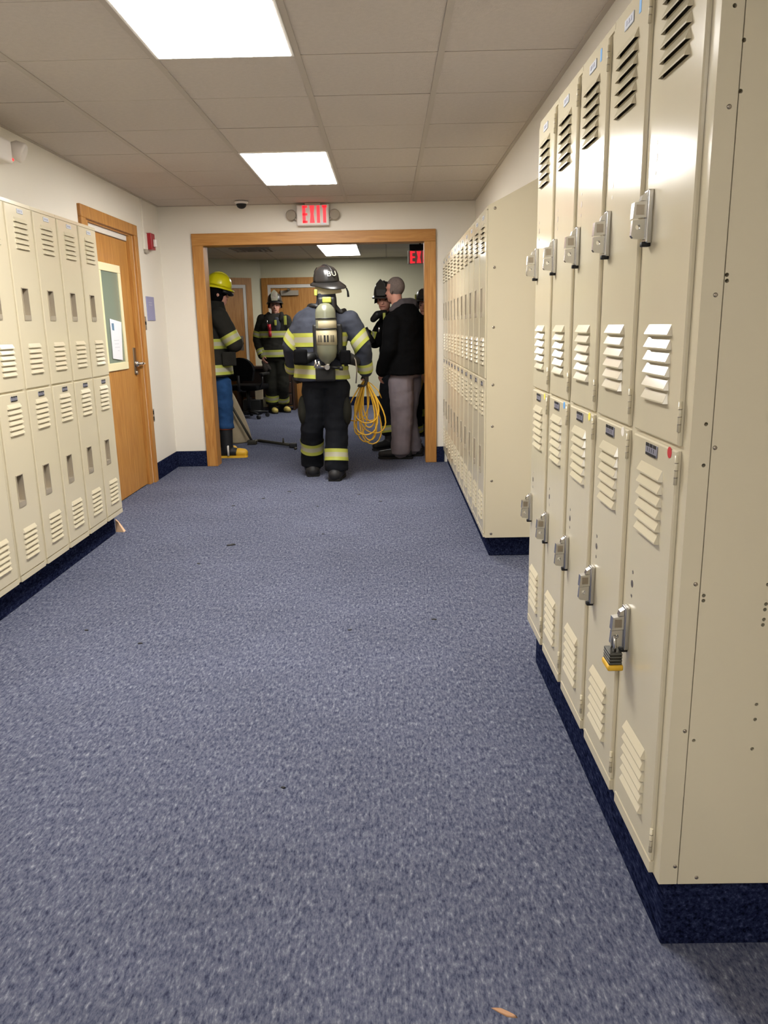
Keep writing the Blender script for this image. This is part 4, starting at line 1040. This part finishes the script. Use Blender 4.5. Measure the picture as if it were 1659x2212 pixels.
for sd in 'RL':
    b_ = boot('boot', getattr(J, 'an'+sd), getattr(J, 'toe'+sd), J.root, .31, toe='boot_yellow', sole='boot_yellow', wid=.062)
    a = getattr(J, 'an'+sd); bm = bm_new(); lathe(bm, (a.x, a.y, .30), (0, 0, 1), [(.070, 0), (.077, .005), (.078, .035), (.070, .04)], 20); part('pull_band', bm, 'boot_orange', b_)
    bm = bm_new(); p = V((a.x, a.y, .085))+getattr(J, 'toe'+sd)*.02; tube(bm, [p+V((0, -.056, -.06)), p+V((0, -.056, .04)), p+V((.0, -.03, .075))], .011, 8); part('boot_stripe', bm, 'white_dot', b_)
# yellow helmet with wide brim over a black hood
bm = blob([ell(J.head+V((0, 0, .035))-hf2*.008, (.116, .096, .10), math.atan2(hf2.y, hf2.x)), rc(J.head+V((0, 0, -.02))-hf2*.07, .05, J.head+V((0, 0, -.03))-hf2*.02, .088)], .01, 3)
part('hood', bm, 'black_cloth', J.root)
fire_helmet(J.head+V((0, 0, .008)), hf2, J.root, 'helmet_yellow', 'leather', tilt=-.26, visor=True, ss=0)
bm = bm_new(); p = w2(495, 775, -.2); bbox(bm, p-V((.07, .02, .07)), p+V((.07, .02, .07)), .019, 4); part('pocket', bm, 'coat_black', CT)

# ------------------------------------------------------------------ firefighter facing the corridor in the far room
Y3 = 12.66
w3 = lambda px, py, dy=0.: W(px, py, Y3+dy)
b3 = w3(607, 888); aR = W(589, 890, 12.72); aR.z = .1; aL = W(612, 886, 12.84); aL.z = .1
J = figure('person', 'firefighter facing the corridor in black helmet with silver front shield', (b3.x, Y3, 0), math.radians(-72), 1.82,
    dict(shR=w3(566, 692), elR=w3(556, 735), wrR=w3(566, 768, -.12), shL=w3(618, 692), elL=w3(628, 735), wrL=w3(625, 768, -.1), anR=aR, anL=aL, head=w3(594, 661, -.02), neck=w3(594, 683),
         chest=w3(592, 712), pelvis=w3(596, 775), hipR=w3(585, 780), hipL=w3(607, 780), knR=w3(587, 835, -.03), knL=w3(610, 833, -.03)))
J.toeR = V((.45, -1, 0)); J.toeL = V((.7, -1, 0))
hf3 = V((.12, -1, 0))
J.chest.z = 1.35; J.pelvis.z = .98
bd = body(J, headf=hf3, hair='hair'); face_parts(J.head, hf3, bd)
cb = coat(J, 'coat_black', .85, 1.0, 1.0, .010, collar=False); cv = bvh_of(cb); CT = part('coat', cb, 'coat_black', J.root)
tb = trousers(J, 'trouser_olive', rh=.12, rk=.10, ra=.095, cuff=.2); tv = bvh_of(tb); TR = part('trousers', tb, 'trouser_olive', J.root)
zc = lambda py: w3(590, py).z
part('reflective_tape', band(cv, V((J.chest.x, J.chest.y, zc(722))), (0, 0, 1), .10, .24), TAPE, CT)
part('reflective_tape', band(cv, V((J.pelvis.x, J.pelvis.y, zc(763))), (0, 0, 1), .11, .27), TAPE, CT)
for sd in 'RL':
    e = getattr(J, 'el'+sd); s_ = getattr(J, 'sh'+sd); ax = (e-s_).normalized(); part('reflective_tape', band(cv, e-ax*.09, ax, .09, .11), TAPE, CT)
    wv = getattr(J, 'wr'+sd); ax = (wv-e).normalized(); part('reflective_tape', band(cv, wv-ax*.05, ax, .09, .10), TAPE, CT)
    kn, an = getattr(J, 'kn'+sd), getattr(J, 'an'+sd); ax = (kn-an).normalized(); part('reflective_tape', band(tv, an+ax*.16, ax, .10, .12), TAPE, TR)
    boot('boot', an, getattr(J, 'toe'+sd), J.root, .2, toe='boot_tan', sole='rubber', wid=.062)
# open collar: dark mask strap, shirt front, lime tab, flashlight
f3 = V((.25, -1, 0)).normalized()
h = cv.ray_cast(V((J.chest.x, J.chest.y, 1.36)), f3, .5); fr = h[0] if h[0] is not None else J.chest+f3*.17
bm = bm_new(); add_prim(bm, ell(W(598, 703, fr.y+.045), (.06, .05, .13), 0)); part('shirt_front', bm, 'shirt', J.root)
for c, mm in ((-1, 'coat_black'), (1, 'coat_black')):
    bm = bm_new(); q = V((J.neck.x, J.neck.y, J.neck.z)); tube(bm, [q+V((c*.10, .03, .035)), q+V((c*.115, -.06, .0)), q+V((c*.085, -.13, -.08))], [.035, .04, .03], 10); part('collar', bm, mm, J.root)
p = W(583, 715, Y3-.21)
bm = bm_new(); cyl(bm, p+V((0, 0, -.09)), p+V((0, 0, .0)), .026, .024, 14); cyl(bm, p, p+V((-.01, 0, .10)), .024, .030, 14); part('flashlight', bm, 'red', J.root, label='red flashlight clipped to coat')
p = W(595, 697, Y3-.20); bm = bm_new(); bbox(bm, p-V((.018, .01, .04)), p+V((.018, .01, .04)), .006, 2); part('lime_tab', bm, 'lime', J.root)
p = W(616, 692, Y3-.17); bm = bm_new(); bbox(bm, p-V((.022, .01, .07)), p+V((.022, .01, .07)), .008, 2); part('lime_tab', bm, 'lime', J.root)
p = W(577, 697, Y3-.20); bm = bm_new(); tube(bm, [p+V((0, 0, .04)), p+V((.006, 0, -.03))], .006, 8); part('clip', bm, 'chrome', J.root)
fire_helmet(J.head+V((0, 0, .0)), hf3, J.root, 'helmet_black', 'silver', shield_trim='plastic_grey', tilt=.02, flaps='black_cloth')
# keys / gloves dangling from the hand
q = J.wrR+V((.02, -.03, -.16)); bm = blob([rc(q+V((0, 0, .06)), .03, q+V((.03, 0, -.05)), .04), rc(q+V((.05, 0, .03)), .025, q+V((.09, 0, -.04)), .03)], .01, 2, .012, 20)
solo('work_gloves', bm, 'glove', 'pair of dark work gloves held by the firefighter with silver front shield', 'gloves', origin=q)

# ------------------------------------------------------------------ firefighter half hidden behind the man in the black jacket
Y4 = 8.72
w4 = lambda px, py, dy=0.: W(px, py, Y4+dy)
b4 = w4(850, 965); aR = W(842, 962, 8.66); aR.z = .1; aL = W(898, 960, 8.80); aL.z = .1
J = figure('person', 'firefighter in black helmet looking down, half hidden behind the black jacket', (b4.x, Y4, 0), math.radians(-118), 1.77,
    dict(head=w4(831, 649, -.06), neck=w4(838, 684), shR=w4(826, 706), elR=w4(810, 738, -.05), wrR=w4(790, 722, -.13), shL=w4(885, 704), elL=w4(890, 750), wrL=w4(880, 790, -.05),
         anR=aR, anL=aL, knR=w4(834, 880), knL=w4(896, 880), hipR=w4(842, 815), hipL=w4(880, 815), chest=w4(858, 725), pelvis=w4(858, 795)))
J.toeR = V((-.9, -.5, 0)); J.toeL = V((-.4, -1, 0)); J.chest.z = 1.30; J.pelvis.z = .95
hf4 = V((-.25, -1, 0))
bd = body(J, headf=hf4, hair='hair', curl=.9); face_parts(J.head, hf4, bd)
cb = coat(J, 'black_cloth', .86, 1., .95, .008); cv = bvh_of(cb); CT = part('coat', cb, 'black_cloth', J.root)
tb = trousers(J, 'trouser_dark', rh=.105, rk=.085, ra=.08, cuff=.2); tv = bvh_of(tb); TR = part('trousers', tb, 'trouser_dark', J.root)
for sd in 'RL':
    kn, an = getattr(J, 'kn'+sd), getattr(J, 'an'+sd); ax = (kn-an).normalized(); part('reflective_tape', band(tv, an+ax*.12, ax, .075, .11), TAPE, TR)
    boot('boot', an, getattr(J, 'toe'+sd), J.root, .18, sole='rubber')
    wv, e = getattr(J, 'wr'+sd), getattr(J, 'el'+sd); ax = (wv-e).normalized(); part('reflective_tape', band(cv, wv-ax*.05, ax, .07, .09), TAPE, CT)
fire_helmet(J.head+V((0, 0, -.005)), hf4, J.root, 'helmet_black', 'leather', tilt=-.16, flaps='black_cloth')
a = w4(806, 690, -.18); bm = blob([rc(w4(831, 676, -.17), .035, w4(815, 680, -.2), .042), rc(w4(815, 680, -.2), .042, a, .034)], .01, 3); part('mask_regulator', bm, 'black', J.root)
bm = bm_new(); p = w4(830, 683, -.22); bbox(bm, p-V((.014, .01, .035)), p+V((.014, .01, .035)), .006, 2); part('lime_tab', bm, 'lime', J.root)
for px_, py_ in ((831, 715), (819, 712)):
    bm = bm_new(); p = w4(px_, py_, -.23); add_prim(bm, ell(p, (.012, .012, .03))); part('metal_clip', bm, 'chrome', J.root)
bm = bm_new(); p = w4(796, 722, -.16); tube(bm, [p+V((-.03, 0, .07)), p, p+V((.05, 0, -.09))], [.022, .026, .03], 8); part('hand_radio', bm, 'black', J.root)

# ------------------------------------------------------------------ man in black jacket and grey trousers
Y5 = 8.05
w5 = lambda px, py, dy=0.: W(px, py, Y5+dy)
b5 = w5(875, 988); aL = W(866, 985, 7.98); aL.z = .09; aR = W(890, 978, 8.16); aR.z = .09
J = figure('person', 'man in black hooded jacket and grey trousers standing by the right jamb', (b5.x, Y5, 0), math.radians(152), 1.80,
    dict(head=w5(853, 626), neck=w5(861, 664), shL=w5(848, 698, -.17), elL=w5(840, 755, -.2), wrL=w5(826, 800, -.1), shR=w5(895, 690, .14), elR=w5(903, 750, .16), wrR=w5(880, 795, .22),
         anL=aL, anR=aR, knL=w5(868, 895, -.06), knR=w5(876, 895, .08), hipL=w5(866, 820, -.07), hipR=w5(884, 820, .08), chest=w5(874, 722), pelvis=w5(878, 800)))
J.toeL = V((-1, .12, 0)); J.toeR = V((-1, .3, 0)); J.chest.z = 1.32; J.pelvis.z = .97
hf5 = V((-.80, .60, 0))
bd = body(J, headf=hf5, hair='hair', curl=.8); face_parts(J.head, hf5, bd)
cb = coat(J, 'black_cloth', .83, 1.02, 1.06, .010, collar=False); CT = part('jacket', cb, 'black_cloth', J.root)
tb = trousers(J, 'grey_cloth', rh=.128, rk=.112, ra=.098, cuff=.10); TR = part('trousers', tb, 'grey_cloth', J.root)
bm = blob([rc(w5(848, 668, -.10), .035, w5(868, 657, -.06), .055), rc(w5(868, 657, -.06), .055, w5(890, 656, .02), .058), rc(w5(890, 656, .02), .058, w5(896, 664, .12), .05), rc(w5(880, 664, .0), .06, w5(868, 672, .1), .06), rc(w5(868, 672, .1), .05, w5(848, 672, .08), .035)], .01, 4, .008, 12); part('jacket_hood', bm, 'hood', J.root, label='grey hood lying on the back of the neck')
for sd in 'RL': boot('boot', getattr(J, 'an'+sd), getattr(J, 'toe'+sd), J.root, .10, L_=.32, sole='dark', wid=.05)

# ------------------------------------------------------------------ firefighter behind the right jamb
Y6 = 9.7
w6 = lambda px, py, dy=0.: W(px, py, Y6+dy)
b6 = w6(925, 930)
J = figure('person', 'firefighter in helmet with lime stripes mostly hidden behind the right jamb', (b6.x, Y6, 0), math.radians(-120), 1.74,
    dict(wrR=w6(911, 800, -.2), elR=w6(905, 760, -.05), head=w6(919, 660, -.03), neck=w6(922, 690)))
J.toeR = V((-.6, -1, 0)); J.toeL = V((.2, -1, 0))
hf6 = V((-.4, -1, 0))
bd = body(J, headf=hf6, hair='hair'); face_parts(J.head, hf6, bd)
cb = coat(J, 'black_cloth', .86, 1., 1., .008); CT = part('coat', cb, 'black_cloth', J.root)
tb = trousers(J, 'trouser_dark', cuff=.2); tv = bvh_of(tb); TR = part('trousers', tb, 'trouser_dark', J.root)
for sd in 'RL':
    kn, an = getattr(J, 'kn'+sd), getattr(J, 'an'+sd); ax = (kn-an).normalized(); part('reflective_tape', band(tv, an+ax*.2, ax, .09, .12), ['lime', 'lime'], TR)
    boot('boot', an, getattr(J, 'toe'+sd), J.root, .2)
fire_helmet(J.head, hf6, J.root, 'helmet_black', 'leather', flaps='black_cloth', ss=.7)
for k in range(5):
    a = math.radians(70+45*k); bm = bm_new(); s6 = V((hf6.y, -hf6.x, 0)).normalized(); f6 = hf6.normalized()
    p = J.head+V((0, 0, .10))+f6*(.125*math.cos(a))+s6*(.108*math.sin(a)); bbox(bm, p-V((.016, .016, .03)), p+V((.016, .016, .03)), .008, 2); part('helmet_stripe', bm, 'lime', J.root)
q = J.wrR+V((-.01, -.05, -.06)); bm = bm_new(); p0 = w6(899, 868, -.25); p1 = w6(922, 790, -.25); cyl(bm, p0, p1, .017, .016, 12)
solo('tool_handle', bm, 'pole_wood', 'wooden tool handle held by the firefighter behind the right jamb', 'tool', origin=(p0+p1)/2)

# ------------------------------------------------------------------ tan canvas bundle, bar and pole beside the jeans
cb_ = V((-1.85, 9.42, 0))
bm = bm_new(); rs = []
for z_, rx, ry, dx in ((0, .165, .13, .0), (.02, .175, .14, 0), (.15, .16, .13, -.012), (.32, .135, .11, -.04), (.5, .10, .09, -.075), (.66, .06, .06, -.11), (.72, .03, .03, -.13)):
    ro = []
    for i in range(28):
        a = 2*PI*i/28; m = 1+.06*math.sin(3*a+z_*4)
        ro.append(bm.verts.new(cb_+V((dx+rx*m*math.cos(a), ry*m*math.sin(a), z_))))
    rs.append(ro)
for a, b in zip(rs, rs[1:]): bridge(bm, a, b)
cap(bm, rs[0], 0, True); cap(bm, rs[-1])
solo('canvas_bundle', bm, 'canvas', 'tan canvas bundle standing on the carpet behind the blue jeans', 'bundle', origin=cb_)
p0 = W(546, 957, 9.2); p0.z = .022; p1 = W(502, 880, 9.22)
t = thing('hook_pole', 'dark pole leaning along the tan canvas bundle', 'pole', (p0.x, p0.y, 0))
bm = bm_new(); tube(bm, [p0, p0.lerp(p1, .5), p1, p1+(p1-p0)*.35], .014, 10); part('shaft', bm, 'iron', t)
bm = bm_new(); bbox(bm, p0-V((.06, .035, .022)), p0+V((.05, .035, .03)), .012, 2); part('head', bm, 'iron', t)
a = V((-1.56, 9.28, .03)); b = V((-1.10, 8.86, .03))
t = thing('pry_bar', 'dark steel pry bar lying on the carpet in front of the tan bundle', 'pry bar', ((a+b)/2).to_tuple())
bm = bm_new(); tube(bm, [a, a.lerp(b, .5), b], [.020, .017, .019], 10); part('shaft', bm, 'iron', t)
d = (b-a).normalized(); sd_ = V((-d.y, d.x, 0))
bm = bm_new(); 
for c in (-1, 1): tube(bm, [a+sd_*c*.008, a-d*.06+sd_*c*.02, a-d*.14+sd_*c*.022-V((0, 0, .012))], [.014, .011, .006], 8)
part('fork', bm, 'iron', t)
bm = bm_new(); q = a.lerp(b, .72); cyl(bm, q, q+V((0, 0, .07)), .016, .006, 10); part('pike', bm, 'iron', t)
bm = bm_new(); bbox(bm, b-V((.045, .03, .026)), b+V((.04, .03, .026)), .01, 2); part('adze_end', bm, 'black', t)
bm = bm_new(); p = W(638, 973, 8.7); c = V((p.x, 8.72, .0)); add_prim(bm, ell(c+V((0, 0, .014)), (.02, .017, .014))); solo('rubber_cap', bm, 'iron', 'small dark round cap on the carpet past the pry bar tip', 'cap', origin=c)

# ------------------------------------------------------------------ furniture in the far room
# desk against the angled wall
dc = V((-2.05, 13.26, 0))
def orient(o, ang): o.rotation_euler = (0, 0, ang)
ang = 0.
t = thing('desk', 'dark brown desk against the back wall behind the firefighter facing the corridor', 'desk', dc, ang)
def lp(name, boxes, m, parent, bev=.004):
    bm = bm_new()
    for a, b in boxes: bbox(bm, a, b, bev, 1)
    return link(name, mesh_of(bm, name, m), parent)
lp('desk_top', [((-.48, -.2, .69), (.5, .2, .725))], 'wood_dark', t)
for xx in (-.47, .455): lp('side_panel', [((xx, -.19, 0), (xx+.035, .19, .69))], 'wood_dark', t)
lp('modesty_panel', [((-.435, .14, .2), (.455, .16, .69))], 'wood_dark', t)
dr = lp('drawer_pedestal', [((.08, -.18, .08), (.45, .13, .66))], 'black', t)
for z_ in (.10, .29, .48): lp('drawer_front', [((.09, -.195, z_), (.44, -.18, z_+.17))], 'wood_dark', dr)
bm = bm_new(); p = W(552, 840, 12.55); q = W(570, 862, 12.55); z0 = .0
bbox(bm, (p.x, 12.48, q.z), (q.x, 12.52, p.z), .004, 1); solo('pale_card', bm, 'canvas', 'pale square card propped against the stool under the desk', 'card', origin=((p.x+q.x)/2, 12.5, q.z))
bm = bm_new(); bbox(bm, (p.x-.20, 12.46, 0), (q.x-.04, 12.72, q.z+.0), .01, 1); solo('waste_bin', bm, 'black', 'low black box on the carpet under the pale card', 'box', origin=(p.x, 12.6, 0))
def office_chair(loc, rot, label, high=.92):
    t = thing('office_chair', label, 'chair', loc, rot, None)
    bm = bm_new(); bbox(bm, (-.25, -.24, .43), (.25, .25, .51), .035, 3); link('seat', mesh_of(bm, 'seat', 'black_cloth'), t)
    bm = bm_new(); poly = []
    for k in range(13):
        a = PI*k/12; poly.append((.235*math.cos(a), high-.19+.19*math.sin(a)))
    poly = [(.20, .58)]+poly+[(-.20, .58)]
    prism(bm, poly, .215, .285, 'y'); link('backrest', mesh_of(bm, 'backrest', 'black_cloth'), t)
    bm = bm_new(); tube(bm, [(0, .10, .42), (0, .31, .44), (0, .31, .66)], .022, 8); link('back_support', mesh_of(bm, 'back_support', 'black'), t)
    bm = bm_new(); cyl(bm, (0, 0, .08), (0, 0, .44), .028, n=12); link('gas_column', mesh_of(bm, 'gas_column', 'black'), t)
    for k in range(5):
        a = 2*PI*k/5; d = V((math.cos(a), math.sin(a), 0)); bm = bm_new(); tube(bm, [V((0, 0, .10)), d*.28+V((0, 0, .075))], [.026, .018], 8); lg = link('leg', mesh_of(bm, 'leg', 'black'), t)
        bm = bm_new(); sd_ = V((-d.y, d.x, 0)); cyl(bm, d*.28+V((0, 0, .03))-sd_*.022, d*.28+V((0, 0, .03))+sd_*.022, .03, n=14); link('caster', mesh_of(bm, 'caster', 'rubber'), lg)
    for c in (-1, 1):
        bm = bm_new(); tube(bm, [(c*.24, .1, .45), (c*.29, .1, .55), (c*.29, .1, .66)], .016, 8); bbox(bm, (c*.29-.03, -.12, .655), (c*.29+.03, .15, .69), .01, 2); link('armrest', mesh_of(bm, 'armrest', 'black'), t)
    return t
office_chair((-2.15, 12.05, 0), math.radians(165), 'black office chair with rounded back behind the firefighter in jeans')
office_chair((-1.16, 13.2, 0), math.radians(200), 'black office chair between the facing firefighter and the back door', .86)

# ------------------------------------------------------------------ floor litter
random.seed(5)
def litter(px, py, sx, sy, m, label, group=None, name='lint_scrap', cat='debris', h=.006, rot=None):
    d = fw + RT*((px-829.5)/F_PX) - UP*((py-1106)/F_PX); c = V((0, 0, CAM_Z))+d*(-CAM_Z/d.z)
    bm = bm_new(); n = 9; a0 = random.random()*6 if rot is None else rot; A = []; B = []
    for i in range(n):
        a = 2*PI*i/n; rr = random.uniform(.7, 1.15); x, y = sx*rr*math.cos(a), sy*rr*math.sin(a)
        x, y = x*math.cos(a0)-y*math.sin(a0), x*math.sin(a0)+y*math.cos(a0)
        A.append(bm.verts.new((c.x+x, c.y+y, .0))); B.append(bm.verts.new((c.x+x*.7, c.y+y*.7, h*random.uniform(.6, 1.2))))
    bridge(bm, A, B); cap(bm, A, 0, True); cap(bm, B)
    solo(name, bm, m, label, cat, group, origin=(c.x, c.y, 0))
G = 'dark scraps trodden into the carpet'
litter(500, 1178, .030, .013, 'rubber', 'larger dark scrap lying alone on the carpet in front of the oak doorway', h=.008, rot=.3)
for px, py, s in ((937, 1338, .014), (755, 1361, .012), (303, 1390, .014), (429, 1218, .013), (612, 1702, .009), (187, 1362, .010), (625, 1062, .019), (569, 1077, .020), (504, 1093, .015), (686, 1094, .011), (776, 1068, .018), (822, 1083, .015), (698, 1154, .012)):
    litter(px, py, s, s*.5, 'rubber', 'tiny dark scrap lying on the open blue carpet', G, h=.004, rot=random.uniform(-.4, .4))
litter(1092, 2188, .03, .007, 'scrap_tan', 'tan paper strip lying on the carpet near the padlocked locker', None, 'paper_strip', 'paper', .003, rot=-.5)
bm = bm_new(); c = V((-1.85, 5.155, 0)); A = [c+V((-.03, 0, 0)), c+V((.03, -.01, 0)), c+V((.028, .03, 0)), c+V((-.03, .03, 0))]; T_ = [c+V((-.028, .005, .085)), c+V((-.012, .004, .07)), c+V((-.012, .022, .07)), c+V((-.028, .022, .085))]
a_ = [bm.verts.new(v) for v in A]; b_ = [bm.verts.new(v) for v in T_]; bridge(bm, a_, b_, 0, False); cap(bm, a_, 0, True); cap(bm, b_)
solo('door_wedge', bm, 'wedge', 'small tan wedge on the carpet at the end of the lockers beside the wooden door', 'wedge', origin=c)
